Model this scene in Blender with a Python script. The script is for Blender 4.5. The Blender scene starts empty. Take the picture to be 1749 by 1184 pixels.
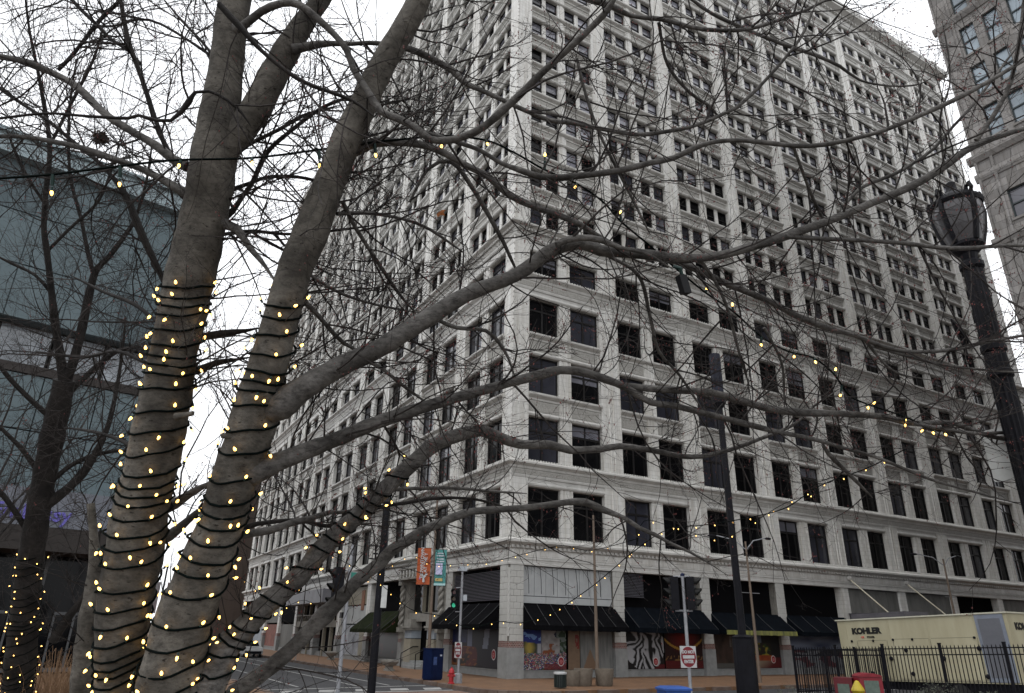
import bpy, math, random
import numpy as np
from mathutils import Vector, Matrix, Quaternion

# ------------------------------------------------------------------ camera, sky, light, exposure
SC = bpy.context.scene
COL = SC.collection
R = math.radians
FPX, IW, IH = 1196.56, 1749.0, 1184.0          # focal length in pixels of the photograph
CAM = Vector((-21.714, -38.040, 2.354))
YAW, PITCH, ROLL = R(29.640), R(22.320), R(1.050)
FWD = Vector((math.sin(YAW)*math.cos(PITCH), math.cos(YAW)*math.cos(PITCH), math.sin(PITCH)))
_r = Vector((math.cos(YAW), -math.sin(YAW), 0)); _u = _r.cross(FWD)
RGT = _r*math.cos(ROLL) + _u*math.sin(ROLL)
UPV = -_r*math.sin(ROLL) + _u*math.cos(ROLL)
cd = bpy.data.cameras.new('camera'); cam = bpy.data.objects.new('camera', cd); COL.objects.link(cam)
cd.sensor_width = 36; cd.lens = FPX/IW*36; cd.clip_start = .05; cd.clip_end = 5000
M = Matrix((RGT, UPV, -FWD)).transposed().to_4x4(); M.translation = CAM; cam.matrix_world = M
SC.camera = cam

wd = bpy.data.worlds.new('World'); SC.world = wd; wd.use_nodes = True
nt = wd.node_tree; bg = nt.nodes['Background']
SUN_EL, SUN_AZ = R(66), R(250)                 # high, veiled by cloud
sky = nt.nodes.new('ShaderNodeTexSky'); sky.sky_type = 'NISHITA'; sky.sun_disc = False
sky.sun_elevation = SUN_EL; sky.sun_rotation = SUN_AZ; sky.air_density = 1.6; sky.dust_density = 6; sky.ozone_density = 1
hs = nt.nodes.new('ShaderNodeHueSaturation'); hs.inputs['Saturation'].default_value = .18
mx = nt.nodes.new('ShaderNodeMix'); mx.data_type = 'RGBA'; mx.inputs['Factor'].default_value = .86
mx.inputs['B'].default_value = (10.4, 10.6, 11.0, 1)   # even white cloud deck
nt.links.new(sky.outputs[0], hs.inputs['Color']); nt.links.new(hs.outputs[0], mx.inputs['A'])
nt.links.new(mx.outputs['Result'], bg.inputs['Color']); bg.inputs['Strength'].default_value = .1
sd = bpy.data.lights.new('sun', 'SUN'); sd.energy = .5; sd.angle = R(30); sd.color = (1, .97, .92)
so = bpy.data.objects.new('sun', sd); COL.objects.link(so)
so.rotation_euler = Vector((math.sin(SUN_AZ)*math.cos(SUN_EL), math.cos(SUN_AZ)*math.cos(SUN_EL), math.sin(SUN_EL))).to_track_quat('Z', 'Y').to_euler()
SC.view_settings.view_transform = 'Standard'; SC.view_settings.look = 'None'
SC.view_settings.exposure = .7; SC.view_settings.gamma = 1
SC.render.engine = 'CYCLES'; SC.cycles.max_bounces = 6; SC.cycles.use_denoising = True

def at(px, py, d):
    """point seen at photo pixel (px,py), d metres in front of the camera"""
    return CAM + d*(FWD + RGT*((px-IW/2)/FPX) - UPV*((py-IH/2)/FPX))
def ground_at(px, py, z=0.):
    v = FWD + RGT*((px-IW/2)/FPX) - UPV*((py-IH/2)/FPX)
    return CAM + v*((z-CAM.z)/v.z)
RND = random.Random(11)

# ------------------------------------------------------------------ materials
MATS = {}
def mat(name, col, rough=.7, var=.12, scale=3., bump=0., bscale=None, metal=0., spec=.4, emit=None, estr=0., col2=None, stretch=(1,1,1), coat=0.):
    if name in MATS: return MATS[name]
    m = bpy.data.materials.new(name); m.use_nodes = True; t = m.node_tree; n = t.nodes; b = n['Principled BSDF']
    b.inputs['Roughness'].default_value = rough; b.inputs['Metallic'].default_value = metal
    b.inputs['Specular IOR Level'].default_value = spec
    if coat: b.inputs['Coat Weight'].default_value = coat; b.inputs['Coat Roughness'].default_value = .08
    if emit:
        b.inputs['Emission Color'].default_value = (*emit, 1); b.inputs['Emission Strength'].default_value = estr
    tc = n.new('ShaderNodeTexCoord'); mp = n.new('ShaderNodeMapping'); mp.inputs['Scale'].default_value = stretch
    t.links.new(tc.outputs['Object'], mp.inputs['Vector'])
    if var > 0 or col2:
        nz = n.new('ShaderNodeTexNoise'); nz.inputs['Scale'].default_value = scale; nz.inputs['Detail'].default_value = 6; nz.inputs['Roughness'].default_value = .65
        t.links.new(mp.outputs[0], nz.inputs['Vector'])
        rp = n.new('ShaderNodeValToRGB'); rp.color_ramp.elements[0].position = .32; rp.color_ramp.elements[1].position = .7
        c2 = col2 or tuple(min(1, c*(1+var)) for c in col); c1 = col if col2 else tuple(c*(1-var*1.5) for c in col)
        rp.color_ramp.elements[0].color = (*c1, 1); rp.color_ramp.elements[1].color = (*c2, 1)
        t.links.new(nz.outputs['Fac'], rp.inputs['Fac']); t.links.new(rp.outputs[0], b.inputs['Base Color'])
    else:
        b.inputs['Base Color'].default_value = (*col, 1)
    if bump > 0:
        n2 = n.new('ShaderNodeTexNoise'); n2.inputs['Scale'].default_value = bscale or scale*5; n2.inputs['Detail'].default_value = 5
        t.links.new(mp.outputs[0], n2.inputs['Vector'])
        bp = n.new('ShaderNodeBump'); bp.inputs['Strength'].default_value = bump; bp.inputs['Distance'].default_value = .02
        t.links.new(n2.outputs['Fac'], bp.inputs['Height']); t.links.new(bp.outputs[0], b.inputs['Normal'])
    MATS[name] = m; return m

def block_mat(name, col, mortar, bw, bh, mort=.012, rough=.45, streak=.25, contrast=.06, bump=.25, noise_scale=.6, rot=0.):
    """glazed blocks laid in courses; the joint grid runs in wall coordinates (x+y along the wall, z up), grime streaks run down"""
    m = bpy.data.materials.new(name); m.use_nodes = True; t = m.node_tree; n = t.nodes; L = t.links.new; b = n['Principled BSDF']
    g = n.new('ShaderNodeNewGeometry'); s = n.new('ShaderNodeSeparateXYZ'); L(g.outputs['Position'], s.inputs[0])
    a = n.new('ShaderNodeMath'); a.operation = 'ADD'; L(s.outputs['X'], a.inputs[0]); L(s.outputs['Y'], a.inputs[1])
    c = n.new('ShaderNodeCombineXYZ'); L(a.outputs[0], c.inputs['X']); L(s.outputs['Z'], c.inputs['Y'])
    br = n.new('ShaderNodeTexBrick'); br.inputs['Scale'].default_value = 1; br.inputs['Brick Width'].default_value = bw; br.inputs['Row Height'].default_value = bh
    br.inputs['Mortar Size'].default_value = mort; br.inputs['Mortar Smooth'].default_value = .2; br.offset = .5
    br.inputs['Color1'].default_value = (*[x*(1+contrast) for x in col], 1); br.inputs['Color2'].default_value = (*[x*(1-contrast) for x in col], 1); br.inputs['Mortar'].default_value = (*mortar, 1)
    L(c.outputs[0], br.inputs['Vector'])
    mp = n.new('ShaderNodeMapping'); mp.inputs['Scale'].default_value = (1.7, 1.7, .16); L(g.outputs['Position'], mp.inputs['Vector'])
    nz = n.new('ShaderNodeTexNoise'); nz.inputs['Scale'].default_value = noise_scale*2.2; nz.inputs['Detail'].default_value = 8; nz.inputs['Roughness'].default_value = .7; L(mp.outputs[0], nz.inputs['Vector'])
    rp = n.new('ShaderNodeValToRGB'); rp.color_ramp.elements[0].position = .3; rp.color_ramp.elements[1].position = .62
    rp.color_ramp.elements[0].color = (1-streak, 1-streak*1.08, 1-streak*1.2, 1); rp.color_ramp.elements[1].color = (1, 1, 1, 1); L(nz.outputs['Fac'], rp.inputs['Fac'])
    mu = n.new('ShaderNodeMix'); mu.data_type = 'RGBA'; mu.blend_type = 'MULTIPLY'; mu.inputs['Factor'].default_value = 1
    L(br.outputs['Color'], mu.inputs['A']); L(rp.outputs[0], mu.inputs['B']); L(mu.outputs['Result'], b.inputs['Base Color'])
    b.inputs['Roughness'].default_value = rough
    if bump:
        bp = n.new('ShaderNodeBump'); bp.inputs['Strength'].default_value = bump; bp.inputs['Distance'].default_value = .02; bp.invert = True
        L(br.outputs['Fac'], bp.inputs['Height']); L(bp.outputs[0], b.inputs['Normal'])
    MATS[name] = m; return m

# ------------------------------------------------------------------ mesh helpers
class MB:
    def __init__(s): s.v = []; s.f = []; s.mi = []; s.cur = 0; s.smooth = False
    def add(s, vs, fs):
        o = len(s.v); s.v += [tuple(p) for p in vs]; s.f += [tuple(i+o for i in f) for f in fs]; s.mi += [s.cur]*len(fs); return s
    def box(s, x0, x1, y0, y1, z0, z1):
        return s.add([(x0,y0,z0),(x1,y0,z0),(x1,y1,z0),(x0,y1,z0),(x0,y0,z1),(x1,y0,z1),(x1,y1,z1),(x0,y1,z1)],
                     [(0,3,2,1),(4,5,6,7),(0,1,5,4),(1,2,6,5),(2,3,7,6),(3,0,4,7)])
    def prism(s, rings):
        """rings: lists of points of equal length; joins successive rings and caps the ends"""
        n = len(rings[0]); vs = [p for r in rings for p in r]; fs = []
        for k in range(len(rings)-1):
            for i in range(n):
                j = (i+1) % n; fs.append((k*n+i, k*n+j, (k+1)*n+j, (k+1)*n+i))
        fs.append(tuple(reversed(range(n)))); fs.append(tuple((len(rings)-1)*n+i for i in range(n)))
        return s.add(vs, fs)
    def tube(s, pts, rad, n=8, cap=True, jit=0.):
        P = [Vector(p) for p in pts]; rings = []; up = None
        for i, p in enumerate(P):
            t = (P[min(i+1, len(P)-1)] - P[max(i-1, 0)])
            if t.length < 1e-9: t = Vector((0,0,1))
            t.normalize()
            if up is None: up = t.orthogonal().normalized()
            up = (up - t*up.dot(t));
            if up.length < 1e-6: up = t.orthogonal()
            up.normalize(); w = t.cross(up); r = rad[i] if hasattr(rad, '__len__') else rad
            rings.append([p + (up*math.cos(a) + w*math.sin(a))*(r*(1+jit*(math.sin(2*a+i*.31)+.8*math.sin(3*a-i*.47+1.3)+.6*math.sin(5*a+i*.83+.4))) if jit else r) for a in (2*math.pi*k/n for k in range(n))])
        vs = [q for r in rings for q in r]; fs = []
        for k in range(len(rings)-1):
            for i in range(n):
                j = (i+1) % n; fs.append((k*n+i, k*n+j, (k+1)*n+j, (k+1)*n+i))
        if cap: fs.append(tuple(reversed(range(n)))); fs.append(tuple((len(rings)-1)*n+i for i in range(n)))
        return s.add(vs, fs)
    def lathe(s, prof, c=(0,0,0), n=16):
        """prof: (radius, z) list"""
        rings = [[(c[0]+r*math.cos(2*math.pi*k/n), c[1]+r*math.sin(2*math.pi*k/n), c[2]+z) for k in range(n)] for r, z in prof]
        return s.prism(rings)
    def ball(s, c, r, n=8, m=5, sz=1.):
        return s.lathe([(max(1e-4, r*math.sin(math.pi*k/m)), -r*sz*math.cos(math.pi*k/m)) for k in range(m+1)], c, n)
    def xf(s, Mx, start=0):
        for i in range(start, len(s.v)): s.v[i] = tuple(Mx @ Vector(s.v[i]))
        return s
    def mesh(s, name, mats):
        me = bpy.data.meshes.new(name); me.from_pydata(s.v, [], s.f)
        for m in (mats if isinstance(mats, (list, tuple)) else [mats]): me.materials.append(m)
        if len(me.materials) > 1: me.polygons.foreach_set('material_index', s.mi)
        if s.smooth: me.polygons.foreach_set('use_smooth', [True]*len(me.polygons))
        me.update(); return me
    def build(s, name, mats, parent=None, loc=None, rz=0.):
        return link(name, s.mesh(name, mats), parent, loc, rz)
def link(name, data, parent=None, loc=None, rz=0.):
    o = bpy.data.objects.new(name, data); COL.objects.link(o)
    if parent is not None: o.parent = parent
    if loc is not None: o.location = loc
    if rz: o.rotation_euler = (0, 0, rz)
    return o
def tag(o, label=None, cat=None, group=None, kind=None):
    if label: o['label'] = label
    if cat: o['category'] = cat
    if group: o['group'] = group
    if kind: o['kind'] = kind
    return o
def thing(name, label, cat, loc=(0,0,0), rz=0., group=None):
    return tag(link(name, None, None, loc, rz), label, cat, group)
def smooth_shade(o, ang=40):
    me = o.data; me.polygons.foreach_set('use_smooth', [True]*len(me.polygons))
    try: me.set_sharp_from_angle(angle=R(ang))
    except Exception: pass
    return o
def text_mesh(name, s, size, m, depth=.004, align='CENTER', bold=0., sx=1.):
    cu = bpy.data.curves.new(name, 'FONT'); cu.body = s; cu.size = size; cu.extrude = depth; cu.align_x = align; cu.align_y = 'CENTER'; cu.offset = bold; cu.resolution_u = 3
    ob = bpy.data.objects.new(name, cu); COL.objects.link(ob)
    dg = bpy.context.evaluated_depsgraph_get(); dg.update()
    me = bpy.data.meshes.new_from_object(ob.evaluated_get(dg)); bpy.data.objects.remove(ob); bpy.data.curves.remove(cu)
    me.materials.clear(); me.materials.append(m)
    me.transform(Matrix.Scale(sx, 4, (1,0,0)) @ Matrix.Rotation(R(90), 4, 'X'))   # stands upright, reads from -y
    return me
#PART2
# ------------------------------------------------------------------ the ground, roads and pavements
def grz(x, y):
    """height of the made ground south of the cross street: rises from the kerb to the plaza round the camera"""
    t = min(1., max(0., (-19.5 - y)/9.)); return .02 + .70*t*t*(3-2*t)
asphalt = mat('asphalt', (.030,.030,.032), .8, .3, .8, .25, 60, spec=.2, col2=(.052,.052,.055))
dirt = mat('far_ground', (.07,.068,.06), .9, .3, .05)
paver = block_mat('brick_pavers', (.15,.076,.034), (.07,.048,.033), .4, .2, .01, .75, .3, .16, .2)
# pavers lie flat: drive their pattern from x and y instead of x+y and z
for nd in paver.node_tree.nodes:
    if nd.type == 'COMBXYZ':
        sp = [q for q in paver.node_tree.nodes if q.type == 'SEPXYZ'][0]
        paver.node_tree.links.new(sp.outputs['X'], nd.inputs['X']); paver.node_tree.links.new(sp.outputs['Y'], nd.inputs['Y'])
    if nd.type == 'MAPPING': nd.inputs['Scale'].default_value = (.5,.5,.5)
kerbm = mat('kerb_stone', (.085,.052,.04), .8, .35, 1.5, .3, 20, col2=(.14,.11,.09))
paint = mat('road_paint', (.22,.22,.215), .6, .25, 4, col2=(.36,.36,.35))
tag(MB().add([(-900,-900,-.35),(900,-900,-.35),(900,900,-.35),(-900,900,-.35)], [(0,1,2,3)]).build('ground', dirt), kind='structure')
g = MB()
g.add([(-14.2,-600,-.16),(-5.3,-600,-.16),(-5.3,600,-.16),(-14.2,600,-.16)], [(0,1,2,3)])
tag(g.build('road', asphalt), kind='structure')
g = MB(); g.add([(-600,-19.4,-.156),(600,-19.4,-.156),(600,-8.7,-.156),(-600,-8.7,-.156)], [(0,1,2,3)])
tag(g.build('cross_road', asphalt), kind='structure')
def corner_slab(x0, y0, x1, y1, r, cx_, cy_, name, m, ztop=0., zbot=-.3):
    """pavement slab with one rounded corner at (cx_,cy_)"""
    sx = 1 if cx_ == x0 else -1; sy = 1 if cy_ == y0 else -1
    arc = [(cx_+sx*(r-r*math.cos(a)), cy_+sy*(r-r*math.sin(a))) for a in (math.pi/2*k/10 for k in range(11))]
    ox = x1 if sx == 1 else x0; oy = y1 if sy == 1 else y0
    pts = [(cx_, oy)] + arc + [(ox, cy_), (ox, oy)]
    MB().prism([[(x, y, zbot) for x, y in pts], [(x, y, ztop) for x, y in pts]])
    k = .32                                     # kerb stones form the rim, the pavers fill the inside
    inner = [(cx_+sx*k, oy)] + [(cx_+sx*k+sx*((r-k)-(r-k)*math.cos(a)), cy_+sy*k+sy*((r-k)-(r-k)*math.sin(a))) for a in (math.pi/2*i/10 for i in range(11))] + [(ox, cy_+sy*k), (ox, oy)]
    o = tag(MB().prism([[(x, y, zbot) for x, y in inner], [(x, y, ztop) for x, y in inner]]).build(name, m), kind='structure')
    # kerb: stones one by one near the corner
    path = [(cx_, oy if abs(oy-cy_) < 60 else cy_+sy*60)] + arc + [(ox if abs(ox-cx_) < 60 else cx_+sx*60, cy_)]
    ipath = [(cx_+sx*k, path[0][1])] + inner[1:12] + [(path[-1][0], cy_+sy*k)]
    ke = link('kerb', None); tag(ke, kind='structure')
    def seg(a, b, ia, ib, nseg):
        for i in range(nseg):
            t0, t1 = i/nseg, (i+1)/nseg; e = .012/max(.2, math.dist(a, b)/nseg)
            q = [(lambda t, p, pp: (p[0]+(pp[0]-p[0])*t, p[1]+(pp[1]-p[1])*t))(t, *pr) for t, pr in ((t0+e, (a, b)), (t1-e, (a, b)), (t1-e, (ia, ib)), (t0+e, (ia, ib)))]
            h = ztop + .004 + RND.uniform(-.008, .01)
            MB().prism([[(x, y, zbot) for x, y in q], [(x, y, h) for x, y in q]]).build('kerb_stone', kerbm, ke)
    for i in range(len(path)-1):
        seg(path[i], path[i+1], ipath[i], ipath[i+1], max(1, int(math.dist(path[i], path[i+1])/1.8)))
    return o
corner_slab(-5.3, -8.7, 400, 400, 3.2, -5.3, -8.7, 'pavement', paver)
corner_slab(-500, -8.7, -14.2, 400, 3.2, -14.2, -8.7, 'pavement', paver)
corner_slab(-500, -60, -14.2, -19.4, 3.2, -14.2, -19.4, 'pavement', paver)
# plaza and lot: ground that rises towards the camera
plz = mat('plaza_ground', (.16,.14,.12), .85, .25, .7, .2, 20)
g = MB(); xs = [-5.3, 2, 10, 20, 40, 120]; ys = [-19.4, -20.5, -22, -23.5, -25, -26.5, -28, -29.5, -32, -40, -60, -200]
vs = [(x, y, grz(x, y)) for x in xs for y in ys]; ny = len(ys)
g.add(vs, [(i*ny+j, i*ny+j+1, (i+1)*ny+j+1, (i+1)*ny+j) for i in range(len(xs)-1) for j in range(ny-1)])
g.add([(-5.3,-19.4,-.3),(120,-19.4,-.3),(120,-19.4,.02),(-5.3,-19.4,.02)], [(0,1,2,3)])
tag(g.build('lot_ground', plz), kind='structure')
g = MB(); xs = [-200, -60, -35, -28, -21, -15]
ys = [-20.5, -22, -23.5, -25, -26.5, -28, -29.5, -32, -40, -60, -200]; ny = len(ys)
vs = [(x, y, grz(x, y)+.006) for x in xs for y in ys]
g.add(vs, [(i*ny+j, i*ny+j+1, (i+1)*ny+j+1, (i+1)*ny+j) for i in range(len(xs)-1) for j in range(ny-1)])
g.add([(-15,-200,-.3),(-15,-60,-.3),(-15,-60,.73),(-15,-200,.73)], [(0,1,2,3)])
g.add([(-15, y, -.3) for y in ys] + [(-15, y, grz(0, y)+.006) for y in ys], [(j, j+1, ny+j+1, ny+j) for j in range(ny-1)])
tag(g.build('plaza', plz), kind='structure')
# painted markings
def mark(name, pts, z=-.150):
    tag(MB().add([(x, y, z) for x, y in pts], [tuple(range(len(pts)))]).build(name, paint), kind='structure')
brickband = mat('crosswalk_brick', (.17,.105,.075), .8, .3, 6)
tag(MB().add([(-14.0,-8.3,-.153),(-5.5,-8.3,-.153),(-5.5,-5.0,-.153),(-14.0,-5.0,-.153)], [(0,1,2,3)]).build('crosswalk', brickband), kind='structure')
mark('road_line', [(-14.0,-4.85),(-5.6,-4.85),(-5.6,-4.5),(-14.0,-4.5)])
mark('road_line', [(-14.0,-2.4),(-5.6,-1.5),(-5.6,-1.25),(-14.0,-2.15)])
for i in range(5): mark('road_line', [(-13.6+i*1.7,-4.1),(-12.7+i*1.7,-4.1),(-12.3+i*1.7,-2.9),(-13.2+i*1.7,-2.9)])
for xx in (-12.0, -9.1): mark('road_line', [(xx, -.8),(xx+.13,-.8),(xx+.13,90),(xx,90)])
mark('road_line', [(-7.4,-.8),(-7.27,-.8),(-7.27,90),(-7.4,90)])
mark('road_line', [(-4,-11.2),(60,-11.2),(60,-11.05),(-4,-11.05)])
for i in range(8): mark('road_line', [(6+i*6,-13.9),(9+i*6,-13.9),(9+i*6,-13.75),(6+i*6,-13.75)])

# ------------------------------------------------------------------ the white terracotta office building
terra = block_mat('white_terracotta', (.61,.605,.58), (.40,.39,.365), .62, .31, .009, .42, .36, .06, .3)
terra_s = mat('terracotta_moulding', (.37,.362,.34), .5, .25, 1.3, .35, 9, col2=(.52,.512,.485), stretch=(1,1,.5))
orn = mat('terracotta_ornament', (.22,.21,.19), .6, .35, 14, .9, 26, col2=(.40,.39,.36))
granite = mat('grey_granite', (.17,.175,.172), .55, .2, 2, .1, 40, col2=(.25,.255,.25))
redband = block_mat('red_tile_band', (.13,.05,.045), (.30,.26,.23), .16, .09, .012, .5, .2, .3)
framem = mat('bronze_window_frame', (.012,.011,.011), .5, .15, 5, spec=.2)
def glass_mat(name, col, rough=.06, spec=.5):
    m = bpy.data.materials.new(name); m.use_nodes = True; b = m.node_tree.nodes['Principled BSDF']; n = m.node_tree.nodes; L = m.node_tree.links.new
    b.inputs['Roughness'].default_value = rough; b.inputs['Specular IOR Level'].default_value = spec
    oi = n.new('ShaderNodeObjectInfo'); g = n.new('ShaderNodeNewGeometry'); nz = n.new('ShaderNodeTexNoise'); nz.inputs['Scale'].default_value = .35; nz.inputs['Detail'].default_value = 3
    L(g.outputs['Position'], nz.inputs['Vector']); rp = n.new('ShaderNodeValToRGB')
    rp.color_ramp.elements[0].color = (*[c*.65 for c in col], 1); rp.color_ramp.elements[1].color = (*[c*1.3 for c in col], 1)
    rp.color_ramp.elements[0].position = .35; rp.color_ramp.elements[1].position = .65
    L(nz.outputs['Fac'], rp.inputs['Fac']); L(rp.outputs[0], b.inputs['Base Color'])
    n2 = n.new('ShaderNodeTexNoise'); n2.inputs['Scale'].default_value = 1.3; L(g.outputs['Position'], n2.inputs['Vector'])
    bp = n.new('ShaderNodeBump'); bp.inputs['Strength'].default_value = .05; bp.inputs['Distance'].default_value = .05; L(n2.outputs['Fac'], bp.inputs['Height']); L(bp.outputs[0], b.inputs['Normal'])
    MATS[name] = m; return m
GLASS = [glass_mat('dark_glass', (.0035,.0036,.0042), .06, .12), glass_mat('glass_over_blind', (.12,.12,.14)), glass_mat('glass_over_pale_blind', (.27,.27,.31)), glass_mat('reflection_tint_glass', (.026,.027,.036), .06, .4)]  # the last one carries a bluish reflection in its base colour
darkroom = mat('dark_interior', (.004,.004,.0045), 1., 0, spec=.05)

BW1, BC1, NB1 = 7.6, 8.19, 9
BW2, BC2, NB2 = 8.256, 8.246, 10
LEN = {'R': 2*BC1+(NB1-2)*BW1, 'L': 2*BC2+(NB2-2)*BW2}
def P(face, u, n, z): return (u, -n, z) if face == 'R' else (-n, u, z)
def bays(face, hw, corner):
    W_, C_, N_ = (BW1, BC1, NB1) if face == 'R' else (BW2, BC2, NB2)
    c = [C_ + k*W_ for k in range(N_-1)]; out = []; a = corner
    for x in c: out.append((a, x-hw)); a = x+hw
    out.append((a, LEN[face]-corner)); return out, c
bld = thing('office_building', 'tall cream terracotta office block with hundreds of windows on the street corner', 'building')
core = MB(); core.box(.62, LEN['R']-.62, .62, LEN['L']-.62, 0, 77.6); core.build('core_wall', darkroom, bld)
core = MB(); core.box(.3, LEN['R']-.3, .3, LEN['L']-.3, 77.4, 77.9); core.build('roof', mat('roof_felt', (.12,.12,.12), .9, .2, 1), bld)

def extr(mb, face, prof, u0, u1, m0=0, m1=0):
    """profile (n,z) pulled along the face; m0/m1 = 1 mitres that end round the corner"""
    r0 = [P(face, u0 - m0*n, n, z) for n, z in prof]; r1 = [P(face, u1 + m1*n, n, z) for n, z in prof]
    return mb.prism([r0, r1])
def fbox(mb, face, u0, u1, n0, n1, z0, z1):
    a = P(face, u0, n0, z0); b = P(face, u1, n1, z1)
    return mb.box(min(a[0],b[0]), max(a[0],b[0]), min(a[1],b[1]), max(a[1],b[1]), z0, z1)

LOW = [(7.95,11.06),(12.75,15.75),(17.40,20.10),(21.75,24.45),(26.45,28.20)]
UP = [(32.5+3.07*k-1.72, 32.5+3.07*k) for k in range(14)]
ATT = (74.05, 75.45)
# --- piers
def pier(face, c, hw, z0, z1, rib=True):
    mb = MB(); fbox(mb, face, c-hw, c+hw, -.6, 0, z0, z1)
    if rib:
        for du in (-.17, .17):
            mb.prism([[P(face, c+du+.055*math.cos(a), .002+.05*math.sin(a), z) for a in (math.pi*i/4 for i in range(5))] for z in (z0, z1)])
        for du in (-hw+.09, hw-.09): fbox(mb, face, c+du-.035, c+du+.035, .0, .03, z0, z1)
    return mb.build('pier', terra, bld)
for face in 'RL':
    _, cs = bays(face, .85, 1.28)
    for c in cs:
        pier(face, c, .85, 7.86, 29.2); pier(face, c, .78, 30.1, 76.3)
# corner piers wrap the corners
def cpier(x, y, sx, sy, w, z0, z1, name='corner_pier', m=terra):
    mb = MB(); mb.box(min(x, x+sx*w), max(x, x+sx*w), min(y, y+sy*w), max(y, y+sy*w), z0, z1)
    for f in (0, 1):                                      # cable moulding on the arris
        pass
    n = int((z1-z0)/.42)
    for i in range(n):
        z = z0+(i+.5)*(z1-z0)/n
        mb.prism([[(x+sx*(.0+.07*math.cos(a)), y+sy*(.07*math.sin(a)), z+dz) for a in (2*math.pi*k/6 for k in range(6))] for dz in (-.17, .17)])
    return mb.build(name, m, bld)
cpier(0, 0, 1, 1, 1.28, 7.86, 29.2); cpier(0, 0, 1, 1, 1.30, 30.1, 76.3)
cpier(LEN['R'], 0, -1, 1, 1.28, 0, 29.2); cpier(LEN['R'], 0, -1, 1, 1.3, 30.1, 76.3)
cpier(0, LEN['L'], 1, -1, 1.28, 0, 29.2); cpier(0, LEN['L'], 1, -1, 1.3, 30.1, 76.3)
# --- mullions between the windows of a bay
for face in 'RL':
    bs, _ = bays(face, .85, 1.28)
    for a, b in bs:
        m = (a+b)/2; mb = MB(); fbox(mb, face, m-.5, m+.5, -.55, -.10, 7.9, 29.1)
        for du in (-.4, .4): fbox(mb, face, m+du-.06, m+du+.06, -.1, -.05, 7.9, 29.1)
        fbox(mb, face, m-.16, m+.16, -.1, -.062, 7.9, 29.1)
        mb.build('mullion', terra, bld)
    bs, _ = bays(face, .78, 1.30)
    for a, b in bs:
        w = (b-a-.76-.72)/4
        for u0, wd_, nn in ((a+w, .38, -.24), (a+2*w+.38, .72, -.13), (a+3*w+1.1, .38, -.24)):
            mb = MB(); fbox(mb, face, u0, u0+wd_, -.55, nn, 30.1, 76.2)
            if wd_ > .5: fbox(mb, face, u0+.2, u0+wd_-.2, nn, nn+.05, 30.1, 76.2)
            mb.build('mullion', terra, bld)
# --- spandrels with lintel roll and sill, one per bay and floor
def sp_prof(zt, zb, deep=1.):
    return [(-.58,zt),(-.10,zt),(-.02,zt+.04),(.03,zt+.13),(.03,zt+.20),(-.04,zt+.29),(-.2,zt+.33),(-.2,zb-.52),(-.12,zb-.47),(-.12,zb-.34),(.08*deep,zb-.2),(.13*deep,zb-.14),(.13*deep,zb-.02),(.10*deep,zb),(-.58,zb)]
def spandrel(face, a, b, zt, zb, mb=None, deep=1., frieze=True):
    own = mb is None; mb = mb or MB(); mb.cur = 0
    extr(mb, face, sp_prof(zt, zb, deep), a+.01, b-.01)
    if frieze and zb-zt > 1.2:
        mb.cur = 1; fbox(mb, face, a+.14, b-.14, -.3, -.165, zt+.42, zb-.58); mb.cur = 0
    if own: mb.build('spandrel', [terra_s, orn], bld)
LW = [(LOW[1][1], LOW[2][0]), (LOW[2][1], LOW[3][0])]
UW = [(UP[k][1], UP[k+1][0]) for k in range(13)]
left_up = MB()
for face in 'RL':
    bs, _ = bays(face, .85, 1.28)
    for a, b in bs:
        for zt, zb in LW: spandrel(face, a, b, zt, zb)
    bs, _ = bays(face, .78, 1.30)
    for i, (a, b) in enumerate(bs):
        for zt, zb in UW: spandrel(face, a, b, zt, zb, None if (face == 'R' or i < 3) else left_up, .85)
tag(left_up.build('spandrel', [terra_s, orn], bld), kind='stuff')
# --- the continuous cornices and bands
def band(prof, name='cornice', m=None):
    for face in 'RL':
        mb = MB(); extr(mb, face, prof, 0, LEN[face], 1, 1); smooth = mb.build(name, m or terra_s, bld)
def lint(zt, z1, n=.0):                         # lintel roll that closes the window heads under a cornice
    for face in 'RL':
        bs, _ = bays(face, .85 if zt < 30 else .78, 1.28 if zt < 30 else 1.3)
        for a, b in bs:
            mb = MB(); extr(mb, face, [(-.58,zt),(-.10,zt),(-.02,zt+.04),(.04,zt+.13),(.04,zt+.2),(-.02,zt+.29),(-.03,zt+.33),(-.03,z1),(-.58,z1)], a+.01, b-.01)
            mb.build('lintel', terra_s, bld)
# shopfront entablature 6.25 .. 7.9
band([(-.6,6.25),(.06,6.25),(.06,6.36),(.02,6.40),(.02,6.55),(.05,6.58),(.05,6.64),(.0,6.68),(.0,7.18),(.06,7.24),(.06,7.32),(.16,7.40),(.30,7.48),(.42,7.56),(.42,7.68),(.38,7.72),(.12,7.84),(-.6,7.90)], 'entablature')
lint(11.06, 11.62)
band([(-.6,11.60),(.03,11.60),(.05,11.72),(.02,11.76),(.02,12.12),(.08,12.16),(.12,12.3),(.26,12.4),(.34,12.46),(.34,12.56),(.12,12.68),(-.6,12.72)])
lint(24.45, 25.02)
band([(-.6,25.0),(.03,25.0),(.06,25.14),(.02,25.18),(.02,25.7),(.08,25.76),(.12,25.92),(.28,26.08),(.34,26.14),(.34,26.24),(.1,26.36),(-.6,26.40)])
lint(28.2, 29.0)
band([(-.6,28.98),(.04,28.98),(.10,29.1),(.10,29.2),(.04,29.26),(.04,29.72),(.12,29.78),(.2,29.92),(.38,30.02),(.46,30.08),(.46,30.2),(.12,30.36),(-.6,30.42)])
lint(UP[13][1], 72.95)
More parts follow.
